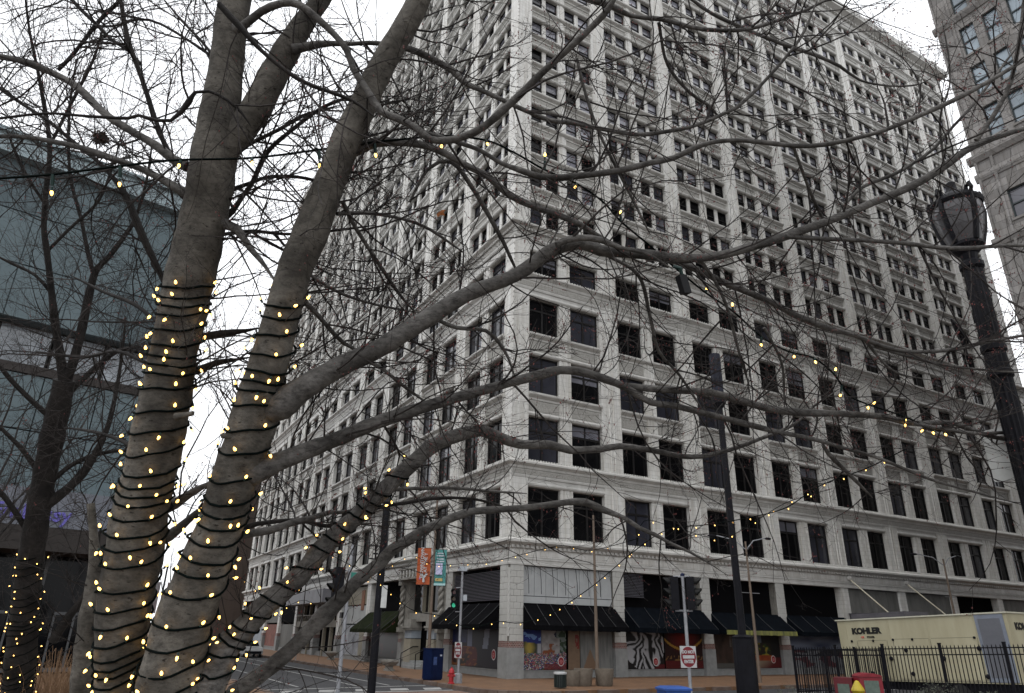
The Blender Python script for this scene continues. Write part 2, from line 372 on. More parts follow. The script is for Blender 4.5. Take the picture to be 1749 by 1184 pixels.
band([(-.6,72.9),(.04,72.9),(.08,73.05),(.03,73.1),(.03,73.4),(.14,73.5),(.26,73.6),(.26,73.74),(.08,73.86),(-.6,73.92)])
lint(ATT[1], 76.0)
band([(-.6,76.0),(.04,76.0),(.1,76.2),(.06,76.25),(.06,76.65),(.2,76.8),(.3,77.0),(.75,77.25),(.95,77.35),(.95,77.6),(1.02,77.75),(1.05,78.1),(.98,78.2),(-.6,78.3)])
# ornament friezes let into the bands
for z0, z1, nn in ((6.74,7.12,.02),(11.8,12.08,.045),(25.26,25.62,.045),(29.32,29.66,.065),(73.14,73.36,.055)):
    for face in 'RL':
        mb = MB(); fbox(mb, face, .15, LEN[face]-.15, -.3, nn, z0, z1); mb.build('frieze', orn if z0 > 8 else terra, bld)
# rows of small leaf-shaped blocks that edge the sills (too many to count)
for zc, nn, st in ((7.93,.10,.21),(12.74,.10,.21),(26.42,.08,.24)):
    for face in 'RL':
        mb = MB(); n = int(LEN[face]/st)
        for i in range(n):
            u = (i+.5)*LEN[face]/n
            if face == 'L' and u > 60: continue
            a0, a1, h = u-.075, u+.075, .13
            mb.prism([[P(face, a0, nn, zc-.08), P(face, a1, nn, zc-.08), P(face, a1, nn-.14, zc-.08), P(face, a0, nn-.14, zc-.08)],
                      [P(face, a0+.03, nn-.02, zc+h-.08), P(face, a1-.03, nn-.02, zc+h-.08), P(face, a1-.03, nn-.12, zc+h-.08), P(face, a0+.03, nn-.12, zc+h-.08)]])
        tag(mb.build('sill_cresting', terra_s, bld), kind='stuff')
# dentils
for zc, nn, st, hh in ((7.33,.17,.34,.09),(29.84,.2,.3,.12),(76.9,.36,.6,.2)):
    for face in 'RL':
        mb = MB(); n = int(LEN[face]/st)
        for i in range(n):
            u = (i+.5)*LEN[face]/n; fbox(mb, face, u-st*.28, u+st*.28, 0, nn, zc-hh, zc+hh*.8)
        tag(mb.build('dentil', terra_s, bld), kind='stuff')
# parapet blocks on the roof edge over the piers
for c in bays('R', .85, 1.28)[1] + [LEN['R']-1.2]:
    mb = MB(); mb.box(c-.6, c+.6, -.55, .5, 78.2, 79.1); mb.box(c-.7, c+.7, -.62, .56, 79.1, 79.3); mb.build('parapet_block', terra_s, bld)
# --- windows
def win_mesh(w, h, kind, gi):
    fr = MB(); t = .09 if kind == 'low' else .07
    def bar(x0, x1, z0, z1, d=.10): fr.box(x0, x1, -d, .03, z0, z1)
    bar(-w/2, -w/2+t, 0, h); bar(w/2-t, w/2, 0, h); bar(-w/2+t, w/2-t, h-t, h); bar(-w/2+t, w/2-t, 0, t)
    if kind == 'low':
        zt = h*.70; bar(-w/2+t, w/2-t, zt-.06, zt+.06, .085); bar(-.07, .07, t, zt-.06, .09); bar(-.05, .05, zt+.06, h-t, .07)
    else: bar(-w/2+t, w/2-t, h*.5-.035, h*.5+.035, .085)
    pn = MB(); a, b, lo, hi = -w/2+t, w/2-t, t, h-t; fr_b = BLIND[gi][1]; zm = hi-(hi-lo)*fr_b      # glass clear below zm, a drawn blind or reflection tint above
    if fr_b < 1: pn.cur = 0; pn.add([(a,-.02,lo),(b,-.02,lo),(b,-.02,zm),(a,-.02,zm)], [(0,1,2,3)])
    if fr_b > 0: pn.cur = 1; pn.add([(a,-.021,zm),(b,-.021,zm),(b,-.021,hi),(a,-.021,hi)], [(0,1,2,3)])
    return fr, pn
BLIND = [(0,0.),(1,.45),(1,1.),(2,.6),(2,1.),(3,1.),(1,.25)]
WCACHE = {}
def place_window(face, u, z, w, h, kind, gi, own, far):
    key = (round(w,2), round(h,2), kind, gi)
    if key not in WCACHE:
        fr, pn = win_mesh(w, h, kind, gi); WCACHE[key] = (fr, pn, fr.mesh('window', framem), pn.mesh('pane', [GLASS[0], GLASS[BLIND[gi][0]]]))
    fr, pn, fm, pm = WCACHE[key]; base = Vector(P(face, u, -.44, z))
    if own:
        o = link('window', fm, bld, base, 0 if face == 'R' else -math.pi/2); link('pane', pm, o)
    else:
        Mx = Matrix.Translation(base) @ Matrix.Rotation(0 if face == 'R' else -math.pi/2, 4, 'Z')
        s0 = len(far.v); far.cur = 0; far.add(fr.v, fr.f); o0 = len(far.v); far.v += pn.v
        for f_, mi_ in zip(pn.f, pn.mi): far.f.append(tuple(k+o0 for k in f_)); far.mi.append(1 if mi_ == 0 else 1+BLIND[gi][0])
        far.xf(Mx, s0)
WR = random.Random(5); WL = []
for face in 'RL':
    bs, _ = bays(face, .85, 1.28)
    for i, (a, b) in enumerate(bs):
        w = (b-a-1.0)/2
        for fl, (z0, z1) in enumerate(LOW):
            for u in (a+w/2, b-w/2): WL.append((face, u, z0, w, z1-z0, 'low', WR.choices((0,5,6,1), ((9,2,.5,.2) if fl < 2 else (4,5,1.6,1.2)))[0], 0))
    bs, _ = bays(face, .78, 1.30)
    for i, (a, b) in enumerate(bs):
        w = (b-a-.76-.72)/4
        for fl, (z0, z1) in enumerate(UP + [ATT]):
            for j, u in enumerate((a+w/2, a+1.5*w+.38, a+2.5*w+1.1, a+3.5*w+1.48)):
                pale = fl >= 3 or (i > 3 and fl >= 1)
                g = WR.choices((0,5,6,1,2,3,4), (1.2,1.2,1.5,3,3,2,1.5) if pale else (6,2.5,1,.8,.5,.2,.2))[0]
                WL.append((face, u, z0, w, z1-z0, 'up', g, 1))
def wdist(q): return (Vector(P(q[0], q[1], 0, q[2])) - CAM).length * (1 if q[0] == 'R' else 1.7) / (q[3]*q[4])**.5
WL.sort(key=wdist); far = MB()
for i, q in enumerate(WL): place_window(*q[:7], i < 300, far)
tag(far.build('window', [framem]+GLASS, bld), kind='stuff')
# ------------------------------------------------------------------ ground floor of the office building
blackm = mat('black_canvas', (.0022,.0022,.0026), .9, .4, 2.5, .2, 30, spec=.03, col2=(.005,.005,.006))
navyc = mat('navy_canvas', (.002,.003,.0045), .9, .3, 2.5, .2, 30, spec=.03, col2=(.0045,.006,.0085))
greenc = mat('mossy_canvas', (.006,.009,.0045), .9, .5, 2, .2, 30, spec=.03, col2=(.018,.022,.009))
mossm = mat('mossy_valance', (.05,.055,.03), .9, .5, 2.2, .2, 30, col2=(.22,.22,.05), stretch=(1.6,1.6,.2))
whitep = mat('white_board', (.30,.31,.31), .6, .15, 1.2, col2=(.38,.39,.39))
greyp = mat('weathered_board', (.10,.10,.093), .7, .35, 1.6, .2, 18, col2=(.17,.167,.155), stretch=(1,1,.3))
plym = mat('bare_plywood', (.30,.19,.12), .75, .25, 3, col2=(.38,.25,.16), stretch=(2,2,.4))
galv = mat('galvanised_steel', (.20,.205,.22), .45, .15, 6, metal=.3, col2=(.29,.295,.31))
steel_b = mat('black_painted_steel', (.0045,.0045,.006), .5, .3, 6, spec=.1, col2=(.008,.008,.011))
tanm = mat('tan_painted_pole', (.10,.072,.052), .55, .2, 3, col2=(.14,.105,.078))
slatm = mat('grey_louvre', (.12,.115,.13), .5, .15, 3, metal=.2)
creamm = mat('cream_painted_panel', (.20,.18,.135), .6, .2, 1.6, col2=(.26,.235,.18))
palegrey = mat('pale_grey_panel', (.24,.27,.30), .5, .15, 2)
gstone = mat('portal_stone', (.15,.14,.122), .6, .3, 3, .4, 14, col2=(.24,.23,.205))

# terracotta blocks laid one by one on the ground-floor piers next to the corner, joints recessed
blkR = {}
def block_obj(face, u0, u1, z0, z1, n0, n1):
    key = (face, round(u1-u0, 3), round(z1-z0, 3))
    if key not in blkR:
        mb = MB(); w, h, e = u1-u0, z1-z0, .012
        mb.prism([[P(face, 0, n0-n1, 0), P(face, w, n0-n1, 0), P(face, w, n0-n1, h), P(face, 0, n0-n1, h)],
                  [P(face, 0, -e, 0), P(face, w, -e, 0), P(face, w, -e, h), P(face, 0, -e, h)],
                  [P(face, e, 0, e), P(face, w-e, 0, e), P(face, w-e, 0, h-e), P(face, e, 0, h-e)]])
        blkR[key] = mb.mesh('block', plainterra)
    return blkR[key]
plainterra = mat('glazed_block', (.36,.357,.335), .38, .16, 1.1, .1, 20, col2=(.46,.455,.43))
def gpier(face, a, b, blocks):
    mb = MB(); fbox(mb, face, a, b, -.62, -.02, 1.97, 6.26); pr = mb.build('pier', mat('joint_mortar', (.17,.16,.14), .9, .2, 3) if blocks else terra, bld)
    mb = MB(); fbox(mb, face, a-.03, b+.03, -.64, .05, 0, 1.64); o = mb.build('granite_base', granite, bld)
    mb = MB(); fbox(mb, face, a-.015, b+.015, -.63, .035, 1.64, 1.97); mb.build('tile_band', redband, bld)
    if blocks:
        n = 12; h = (6.25-1.97)/n
        for i in range(n):
            z = 1.97+i*h
            cuts = [a, (a+b)/2, b] if i % 2 == 0 else [a, a+(b-a)*.28, a+(b-a)*.72, b]
            for u0, u1 in zip(cuts, cuts[1:]):
                q = RND.uniform(-.004, .004)
                link('block', block_obj(face, u0+.006, u1-.006, z+.006, z+h-.006, -.02, .02), pr, P(face, u0+.006, .02+q, z+.006))
for face in 'RL':
    W_, C_, N_ = (BW1, BC1, NB1) if face == 'R' else (BW2, BC2, NB2)
    for k in range(N_-1): gpier(face, C_+k*W_-.45, C_+k*W_+.45, k < (3 if face == 'R' else 1))
# corner pier
mb = MB(); mb.box(.02, 1.04, .02, 1.04, 1.97, 6.26); cp = mb.build('corner_pier', MATS['joint_mortar'], bld)
mb = MB(); mb.box(-.05, 1.07, -.05, 1.07, 0, 1.64); mb.build('granite_base', granite, bld)
mb = MB(); mb.box(-.035, 1.055, -.035, 1.055, 1.64, 1.97); mb.build('tile_band', redband, bld)
for face in 'RL':
    n = 12; h = (6.25-1.97)/n
    for i in range(n):
        z = 1.97+i*h; cuts = [.10, .55, 1.04] if i % 2 == 0 else [.10, .34, .82, 1.04]
        for u0, u1 in zip(cuts, cuts[1:]):
            link('block', block_obj(face, u0+.006, u1-.006, z+.006, z+h-.006, -.02, .02), cp, P(face, u0+.006, .02, z+.006))
mb = MB()                                                # rope moulding that climbs the arris
pts = 60
for ph in (0, 2*math.pi/3, 4*math.pi/3):
    mb.tube([(.035+.045*math.cos(ph+i*.42), .035+.045*math.sin(ph+i*.42), 2.25+i*(6.05-2.25)/pts) for i in range(pts+1)], .045, 6)
smooth_shade(mb.build('rope_moulding', plainterra, cp))

def gb(face, k):
    W_, C_, N_ = (BW1, BC1, NB1) if face == 'R' else (BW2, BC2, NB2)
    a = 1.04 if k == 0 else C_+(k-1)*W_+.45; b = C_+k*W_-.45 if k < N_-1 else LEN[face]-1.28; return a, b
def bulkhead(face, a, b):
    mb = MB(); fbox(mb, face, a, b, -.6, -.22, 0, .36); fbox(mb, face, a, b, -.6, -.18, .36, .42); mb.build('bulkhead', granite, bld)
def awning(face, a, b, zt=4.05, zl=2.85, out=1.35, m=None, val=None, ribs=7, label=None):
    m = m or blackm; mb = MB()
    def quad(q0, q1, q2, q3, t=.02):
        mb.prism([[P(face, *q0), P(face, *q1), P(face, *q2), P(face, *q3)], [P(face, q0[0], q0[1]-.01, q0[2]-t), P(face, q1[0], q1[1]-.01, q1[2]-t), P(face, q2[0], q2[1]-.01, q2[2]-t), P(face, q3[0], q3[1]-.01, q3[2]-t)]])
    seg = 6; sag = [0, .035, .05, .05, .035, .015, 0]
    prof = [(-.1+(out+.1)*i/seg, zt+(zl-zt)*i/seg-sag[i]) for i in range(seg+1)]
    for (n0, z0), (n1, z1) in zip(prof, prof[1:]): quad((a, n0, z0), (b, n0, z0), (b, n1, z1), (a, n1, z1))
    for u in (a, b-.015):                                  # cheeks
        pts = [(n, z) for n, z in prof] + [(out-.02, zl-.26), (-.1, zl-.2)]
        mb.prism([[P(face, u, n, z) for n, z in pts], [P(face, u+.015, n, z) for n, z in pts]])
    o = mb.build('awning', m, bld)
    if label: o['label'] = label
    mb = MB(); nsc = int((b-a)/.35)
    for i in range(nsc):
        u0 = a+(b-a)*i/nsc; u1 = a+(b-a)*(i+1)/nsc; dz = RND.uniform(-.02, .015)
        mb.prism([[P(face, u0, out, zl+.01), P(face, u1, out, zl+.01), P(face, u1, out+.02, zl-.27+dz), P(face, u0, out+.02, zl-.27+dz)],
                  [P(face, u0, out-.015, zl+.01), P(face, u1, out-.015, zl+.01), P(face, u1, out+.005, zl-.27+dz), P(face, u0, out+.005, zl-.27+dz)]])
    mb.build('valance', val or m, o)
    for i in range(ribs+1):
        u = a+.05+(b-a-.1)*i/ribs
        MB().tube([P(face, u, n+.005, z+.025) for n, z in prof], .014, 5).build('rib', mat('awning_seam', (.025,.025,.028), .6, 0), o)
    return o
def panels(face, a, b, n, z0, z1, nn, m, name='panel', gap=.03, batten=True):
    for i in range(n):
        u0 = a+(b-a)*i/n; u1 = a+(b-a)*(i+1)/n; mb = MB(); fbox(mb, face, u0+gap/2, u1-gap/2, nn-.05, nn+RND.uniform(-.008, .008), z0, z1); mb.build(name, m, bld)
def louvre(face, a, b, z0, z1, n, nn=-.12):
    mb = MB(); fbox(mb, face, a, b, nn-.2, nn-.12, z0, z1); fr = mb.build('louvre_vent', framem, bld)
    for i in range(n):
        z = z0+(z1-z0)*(i+.5)/n; h = (z1-z0)/n*.55
        extr(MB(), face, [(nn-.1,z+h*.6),(nn-.085,z+h*.6),(nn,z-h*.5),(nn-.015,z-h*.5)], a, b)
        q = MB(); extr(q, face, [(nn-.1,z+h*.6),(nn-.085,z+h*.6),(nn,z-h*.5),(nn-.015,z-h*.5)], a, b); q.build('slat', slatm, fr)
for face in 'RL':
    for k in range(9 if face == 'R' else 10): bulkhead(face, *gb(face, k))
# right face
a, b = gb('R', 0); panels('R', a, b, 8, 4.52, 6.2, -.16, whitep, 'transom_panel'); panels('R', a, b, 4, 4.1, 4.48, -.14, whitep, 'transom_panel')
awning('R', a-.03, b+.12, ribs=7, label='black canvas awning with pale seams under white boarded transom')
for i in range(8):
    u = a+.25+(b-a-.5)*i/7; MB().tube([P('R', u, .02, 6.2), P('R', u+.03, .12, 5.4), P('R', u+.06, .1, 4.62)], .018, 5).build('hanger_rod', steel_b, bld)
a, b = gb('R', 1); louvre('R', a+.05, a+1.75, 4.7, 6.2, 16); awning('R', a-.05, b+.1, zt=4.1, ribs=4, m=navyc)
a, b = gb('R', 2); awning('R', a-.1, b+.15, zt=4.0, m=navyc, val=mossm, ribs=3, label='dark awning with moss-yellow valance')
a, b = gb('R', 3); awning('R', a-.1, b+.1, zt=4.0, m=navyc, ribs=4)
a, b = gb('R', 4); panels('R', a, b, 9, 3.4, 6.2, -.2, greyp, 'board'); a, b = gb('R', 5); panels('R', a, b, 9, 3.4, 6.2, -.2, greyp, 'board')
a, b = gb('R', 7); panels('R', a, b, 8, 3.4, 6.2, -.2, greyp, 'board')
mq = MB(); fbox(mq, 'R', gb('R', 4)[0]-.4, gb('R', 5)[1]+.4, .06, 3.2, 3.75, 4.25); fbox(mq, 'R', gb('R', 4)[0]-.5, gb('R', 5)[1]+.5, .06, 3.3, 4.25, 4.32)
mqo = mq.build('marquee', mat('marquee_metal', (.035,.032,.04), .5, .2, 2), bld)
for k in (4, 5):
    u = gb('R', k)[0]+.2
    MB().tube([P('R', u, .05, 7.0), P('R', u+.1, 3.0, 4.3)], .05, 8).build('tie_rod', mat('pale_rod', (.45,.42,.32), .6, .1), mqo)
    MB().ball(P('R', u, .12, 7.0), .2, 8, 6).build('rod_anchor', terra_s, mqo)
# left face
a, b = gb('L', 0); louvre('L', a+.02, b-.02, 4.25, 6.0, 20); awning('L', a-.02, b+.3, zt=4.1, ribs=5)
a, b = gb('L', 2); awning('L', a-.1, b+.1, zt=3.9, zl=2.55, out=1.5, m=greenc, ribs=2, label='mossy dark green awning beside carved entrance')
a, b = gb('L', 3)
panels('L', a, b, 4, 4.6, 6.1, -.2, creamm, 'panel'); panels('L', a, b, 3, 3.0, 4.5, -.18, whitep, 'panel'); panels('L', a, a+1.6, 1, .4, 3.0, -.15, creamm, 'panel')
panels('L', a+1.8, b-1.6, 1, .42, 2.9, -.25, mat('ad_panel_grey', (.34,.36,.38), .5, .8, 1.1, col2=(.05,.05,.07)), 'panel'); mb = MB(); fbox(mb, 'L', b-1.3, b-.7, -.1, .25, 3.5, 4.0); mb.build('air_conditioner', framem, bld)
panels('L', a+1.0, a+1.8, 1, 4.1, 5.8, -.14, mat('rust_brown_panel', (.20,.085,.045), .7, .2, 3), 'panel')
for k in (4, 5):
    a, b = gb('L', k); panels('L', a, b, 2, 2.7, 3.3, -.1, creamm, 'panel')
    for i in range(9): mb = MB(); u = a+.3+(b-a-.6)*i/8; fbox(mb, 'L', u-.06, u+.06, -.15, -.05, 3.3, 3.8); mb.build('baluster', creamm, bld)
    mb = MB(); fbox(mb, 'L', a, b, -.16, -.03, 3.8, 3.92); mb.build('rail', creamm, bld)
    for u in (a+2.2, a+4.6): mb = MB(); fbox(mb, 'L', u-.15, u+.15, -.4, -.1, 0, 6.1); mb.build('column', creamm, bld)
mq = MB(); fbox(mq, 'L', gb('L', 4)[0]-.2, gb('L', 5)[1]+.2, .06, 1.7, 4.9, 6.15); sgn = mq.build('sign_fascia', mat('grey_sign_fascia', (.15,.15,.165), .5, .15, 1), bld)
for k in (6, 7, 8, 9):
    a, b = gb('L', k); panels('L', a, b, 3, 3.2, 6.1, -.25, [darkroom, greyp, creamm, darkroom][k-6], 'panel'); panels('L', a+.2, b-.2, 4, .42, 3.0, -.3, [greyp, mat('dull_red_panel', (.20,.07,.05), .7, .3, 2), palegrey, creamm][k-6], 'panel')
# carved entrance, second bay of the left face
a, b = gb('L', 1); c = (a+b)/2
mb = MB(); fbox(mb, 'L', a, a+.95, -.6, .12, .5, 6.24); fbox(mb, 'L', b-.95, b, -.6, .12, .5, 6.24); fbox(mb, 'L', a+.95, b-.95, -.6, .02, 3.1, 3.7); fbox(mb, 'L', a+.95, b-.95, -.6, .12, 5.9, 6.24)
mb.build('portal_frame', gstone, bld)
for u in (a+.15, b-.15):
    mb = MB()
    for ph in (0, math.pi): mb.tube([P('L', u+.10*math.cos(ph+i*.55), .32+.10*math.sin(ph+i*.55), 2.7+i*(5.7-2.7)/34) for i in range(35)], .13, 7)
    o = smooth_shade(mb.build('twisted_column', gstone, bld))
    mb = MB(); fbox(mb, 'L', u-.28, u+.28, .05, .62, 5.7, 6.1); fbox(mb, 'L', u-.24, u+.24, .05, .56, 2.35, 2.7); fbox(mb, 'L', u-.17, u+.17, .05, .42, 1.9, 2.35); mb.build('capital', gstone, o)
mb = MB(); fbox(mb, 'L', a, b, .05, .75, 6.05, 6.2); fbox(mb, 'L', a, b, .45, .72, 6.78, 6.9); bal = mb.build('balcony', gstone, bld)
for i in range(12):
    u = a+.3+(b-a-.6)*i/11; mb = MB(); mb.lathe([(.05,0),(.085,.12),(.09,.2),(.05,.34),(.07,.5),(.075,.58)], P('L', u, .58, 6.2), 8); mb.build('baluster', gstone, bal)
for u0, u1 in ((a+1.0, c-.6), (c-.5, c+.5), (c+.6, b-1.0)):
    mb = MB(); fbox(mb, 'L', u0, u1, -.45, -.35, 3.75, 5.85); wn = mb.build('window', framem, bld)
    mb = MB(); fbox(mb, 'L', u0+.09, u1-.09, -.36, -.345, 3.85, 5.75); mb.build('pane', GLASS[0], wn)
    mb = MB(); fbox(mb, 'L', u0-.06, u0, -.5, -.1, 3.7, 5.9); mb.build('frame', creamm, wn)
for u0, u1 in ((a+.95, a+2.3), (b-2.3, b-.95)):
    mb = MB(); fbox(mb, 'L', u0, u1, -.5, .35, 0, .35); k = mb.build('kiosk', granite, bld)
    mb = MB(); fbox(mb, 'L', u0+.04, u1-.04, -.5, .3, .35, 1.9); mb.build('panel', creamm, k)
    mb = MB(); fbox(mb, 'L', u0+.04, u1-.04, -.5, .28, 1.95, 2.5); mb.build('panel', palegrey, k)
    mb = MB(); fbox(mb, 'L', u0-.05, u1+.05, -.5, .42, 2.5, 2.65); fbox(mb, 'L', u0-.1, u1+.1, -.5, .5, 2.65, 2.78); fbox(mb, 'L', u0, u1, -.5, .38, 2.78, 3.25); mb.build('crown', gstone, k)
mb = MB()
for i in range(3): fbox(mb, 'L', c-1.4, c+1.4, -.5, .9-i*.3, i*.16, (i+1)*.16)
mb.build('steps', granite, bld)
for s in (-1.35, 1.35):
    MB().tube([P('L', c+s, 1.0, .0), P('L', c+s, 1.0, .95), P('L', c+s, .1, 1.4), P('L', c+s, -.3, 1.4)], .03, 6).build('handrail', steel_b, bld)

# ------------------------------------------------------------------ posters behind the ground-floor glass (flat print, coloured face by face)
def poster(label, face, a, b, z0, z1, fn, nn=-.2, nx=54, nz=44, badge=None, cat='poster'):
    me = bpy.data.meshes.new('window_poster'); w, h = b-a, z1-z0; vs = []; fs = []; cols = []
    for j in range(nz+1):
        for i in range(nx+1): vs.append(P(face, w*i/nx, 0, h*j/nz))
    o0 = len(vs)
    for j in range(nz):
        for i in range(nx):
            k = j*(nx+1)+i; fs.append((k, k+1, k+nx+2, k+nx+1)); cols.append(fn((i+.5)/nx, (j+.5)/nz))
    q = [P(face, x, -.03, z) for x, z in ((0,0),(w,0),(w,h),(0,h))]; vs += q; fs.append((o0, o0+1, o0+2, o0+3)); cols.append((.05,.05,.05))
    for e in ([0, nx], [nx, nx+nz*(nx+1)], [nx+nz*(nx+1), nz*(nx+1)], [nz*(nx+1), 0]):
        k = {0: 0, nx: 1, nx+nz*(nx+1): 2, nz*(nx+1): 3}; fs.append((e[0], e[1], o0+k[e[1]], o0+k[e[0]])); cols.append((.05,.05,.05))
    me.from_pydata(vs, [], fs); me.materials.append(printm); ca = me.color_attributes.new('print', 'FLOAT_COLOR', 'CORNER'); buf = []
    for p_, c_ in zip(me.polygons, cols): buf += [*[max(0, x*.5) for x in c_], 1.]*p_.loop_total
    ca.data.foreach_set('color', buf); me.update()
    o = tag(link('window_poster', me, None, P(face, a, nn, z0)), label, cat, 'posters along the shopfronts')
    if badge:
        bu, bz, br = badge
        for nm, rr, t, mm in (('badge', br, .012, mat('badge_white', (.45,.43,.42), .5, 0)), ('badge_disc', br*.8, .022, mat('badge_red', (.25,.015,.02), .5, .1, 4))):
            mb = MB(); mb.prism([[P(face, bu+rr*math.cos(x)*.86, d, bz+rr*math.sin(x)) for x in (2*math.pi*k/20 for k in range(20))] for d in (.002, t)]); mb.build(nm, mm, o)
        mb = MB()
        for dz, ww in ((.06,.12),(-.02,.16),(-.09,.1)): fbox(mb, face, bu-ww*.8, bu+ww*.8, .022, .026, bz+dz-.018, bz+dz+.018)
        mb.build('badge_lettering', mat('badge_pink', (.42,.2,.2), .5, 0), o)
    return o
printm = bpy.data.materials.new('printed_poster'); printm.use_nodes = True
_n = printm.node_tree.nodes; _a = _n.new('ShaderNodeVertexColor'); _a.layer_name = 'print'
printm.node_tree.links.new(_a.outputs['Color'], _n['Principled BSDF'].inputs['Base Color']); _n['Principled BSDF'].inputs['Roughness'].default_value = .35
PR = random.Random(3)
def vnoise(seed):
    r = np.random.RandomState(seed); G = r.rand(24, 24)
    def f(x, y, s):
        x *= s; y *= s; i, j = int(x), int(y); fx, fy = x-i, y-j; g = lambda a, b: G[a % 24, b % 24]
        return (g(i,j)*(1-fx)+g(i+1,j)*fx)*(1-fy)+(g(i,j+1)*(1-fx)+g(i+1,j+1)*fx)*fy
    return f
vn = vnoise(4)
def mixc(a, b, t): t = max(0, min(1, t)); return tuple(x*(1-t)+y*t for x, y in zip(a, b))
crowd = [(.5,.12,.18),(.05,.07,.2),(.6,.6,.6),(.3,.05,.05),(.08,.2,.12),(.02,.02,.03),(.5,.35,.25),(.12,.15,.35),(.35,.3,.3)]
def f_cafe(x, y):
    if y > .66-.12*x and x < .42: return (.25,.45,.9) if (abs(y-.86+.35*x) < .06 and vn(x, y, 26) > .45) else (.01,.03,.28)
    if y < .36+.06*vn(x, 0, 9):
        i = int(vn(x*1.3+.3, y*1.1, 22)*40) % len(crowd); c = crowd[i]; return c if y > .14 or x < .5 else mixc(c, (.2,.02,.02), .8)
    if x < .34: return mixc((.05,.06,.03), (.55,.42,.08), 1.4-abs(x-.17)*9-abs(y-.52)*3)
    if x < .44: return (.55,.56,.6) if .36 < x < .42 else (.2,.2,.22)
    if x > .86 or (x > .78 and y > .75): return (.03,.07,.03) if vn(x, y, 20) > .45 else (.25,.3,.28)
    if (x-.84)**2+(y-.84)**2*1.2 < .012: return (.02,.03,.08)
    if y < .62 and vn(x, y, 14) > .62: return (.35,.1,.03)
    return mixc((.30,.28,.27), (.6,.58,.58), vn(x, y, 18))
def f_zebra(x, y):
    d = ((x-.5)/.48)**2+((y-.55)/.55)**2
    if d > 1.05+.25*vn(x, y, 6): return (.008,.008,.01) if y > .12 or x < .5 else (.13,.01,.015)
    ph = 42*(x*.9+.35*vn(x, y, 4)+(.25*(y-.4) if x > .45 else -.5*y))+6*vn(x, y, 7)
    return mixc((.01,.01,.012), (.55,.55,.57), .5+1.4*math.sin(ph))
def f_dance(x, y):
    r = math.hypot(x-.5, (y-.88)*.9); c = mixc((.35,.02,.015), (.03,.008,.008), r*2.1)
    if abs(y-(.5+1.05*(x-.5)**2)) < .035 and y > .4: c = (.5,.27,.04)
    if .2 < y < .34 and vn(x, y, 26) > .62: c = (.28,.15,.05)
    if y < .2: c = (.45,.36,.03) if abs(x-.5) < .1 and y > .1 else (.13,.012,.014)
    return c
def f_brown(x, y):
    if y < .14: return (.12,.12,.11)
    return mixc((.02,.015,.012), (.10,.06,.045), vn(x, y*.4, 16)) if not (.5 < x < .56 and .6 < y < .9) else (.2,.18,.16)
def f_fruit(x, y):
    if y > .72: return (.22,.26,.33) if x < .45 else (.012,.012,.013)
    if x > .72: return (.012,.012,.014) if y > .3 else (.13,.012,.015)
    if y < .2: return mixc((.42,.36,.25), (.13,.012,.015), 1.6*(x-.25)+.4*(.2-y)*5)
    if y < .36: return mixc((.5,.12,.02), (.3,.05,.02), vn(x, y, 12))
    v = vn(x, y, 16); return (.42,.3,.03) if v > .72 else ((.05,.10,.03) if v > .5 else (.03,.02,.015))
def f_blue(x, y):
    if y > .55: return mixc((.03,.05,.13), (.35,.42,.55), vn(x, y, 6)*1.4-.2)
    if y > .35 and vn(x, y, 11) > .5: return (.02,.02,.02)
    return (.15,.02,.03) if vn(x, y, 8) > .55 else (.3,.32,.34)
def f_night(x, y):
    if y > .45 and abs((x-.28)+.08*(y-.8)) < .05: return (.30,.33,.42)
    if y > .5 and abs(x-.62) < .05: return (.26,.30,.45)
    if y > .6 and x > .68: return mixc((.01,.02,.10), (.03,.05,.2), vn(x, y, 8))
    if y < .5 and x > .45: return (.30,.10,.02) if vn(x, y, 24) > .66 else ((.14,.02,.02) if vn(x, y, 9) > .5 else (.02,.012,.01))
    return (.008,.008,.02)
def f_plain(c0, c1, s):
    return lambda x, y: mixc(c0, c1, vn(x, y, s))
a, b = gb('R', 0)
poster('large printed mural of a crowded pavement cafe, left of the plywood', 'R', a+.02, a+3.15, .45, 2.75, f_cafe, badge=(2.75,.45,.27))
def f_ply(x, y): return (.30,.02,.02) if (.62 < x < .95 and .5 < y < .85 and vn(x, y, 18) > .4) else mixc((.26,.17,.11), (.34,.23,.15), vn(x*.4, y*2, 10))
poster('bare orange-brown plywood sheet with red lettering beside the pavement cafe mural', 'R', a+3.3, a+4.15, .45, 2.75, f_ply, cat='board')
def f_whiteboard(x, y):
    if y < .5-abs(x-.3)*2.2: return (.30,.19,.12)
    return mixc((.17,.175,.17), (.34,.345,.33), vn(x*3, y*.5, 9))
poster('whitewashed grey hoarding board with a peeled brown patch behind the planters', 'R', a+4.2, b-.05, .45, 2.75, f_whiteboard, cat='board')
a, b = gb('R', 1); m_ = (a+b)/2
poster('black and white zebra head poster under the dark awning', 'R', a+.05, m_-.1, .45, 2.75, f_zebra, badge=(2.45,.42,.26))
poster('dark red poster with golden arc behind the do not enter sign', 'R', m_, b-.05, .45, 2.75, f_dance, badge=(2.5,.42,.26))
a, b = gb('R', 2); m_ = (a+b)/2
poster('dull brown window panel left of the fruit bowl poster', 'R', a+.05, m_-.1, .45, 2.7, f_brown)
poster('poster of a colourful fruit bowl under the moss-edged awning', 'R', m_, b-.05, .45, 2.7, f_fruit, badge=(2.5,.55,.26))
a, b = gb('R', 3); poster('blue sky poster seen through the black railing fence', 'R', a+.05, b-.05, .45, 2.7, f_blue)
a, b = gb('L', 0); poster('dark blue night-time poster with pale curtains beside the corner pier', 'L', a+.05, b-.05, .45, 2.75, f_night, badge=(.9,.75,.3), nx=70)
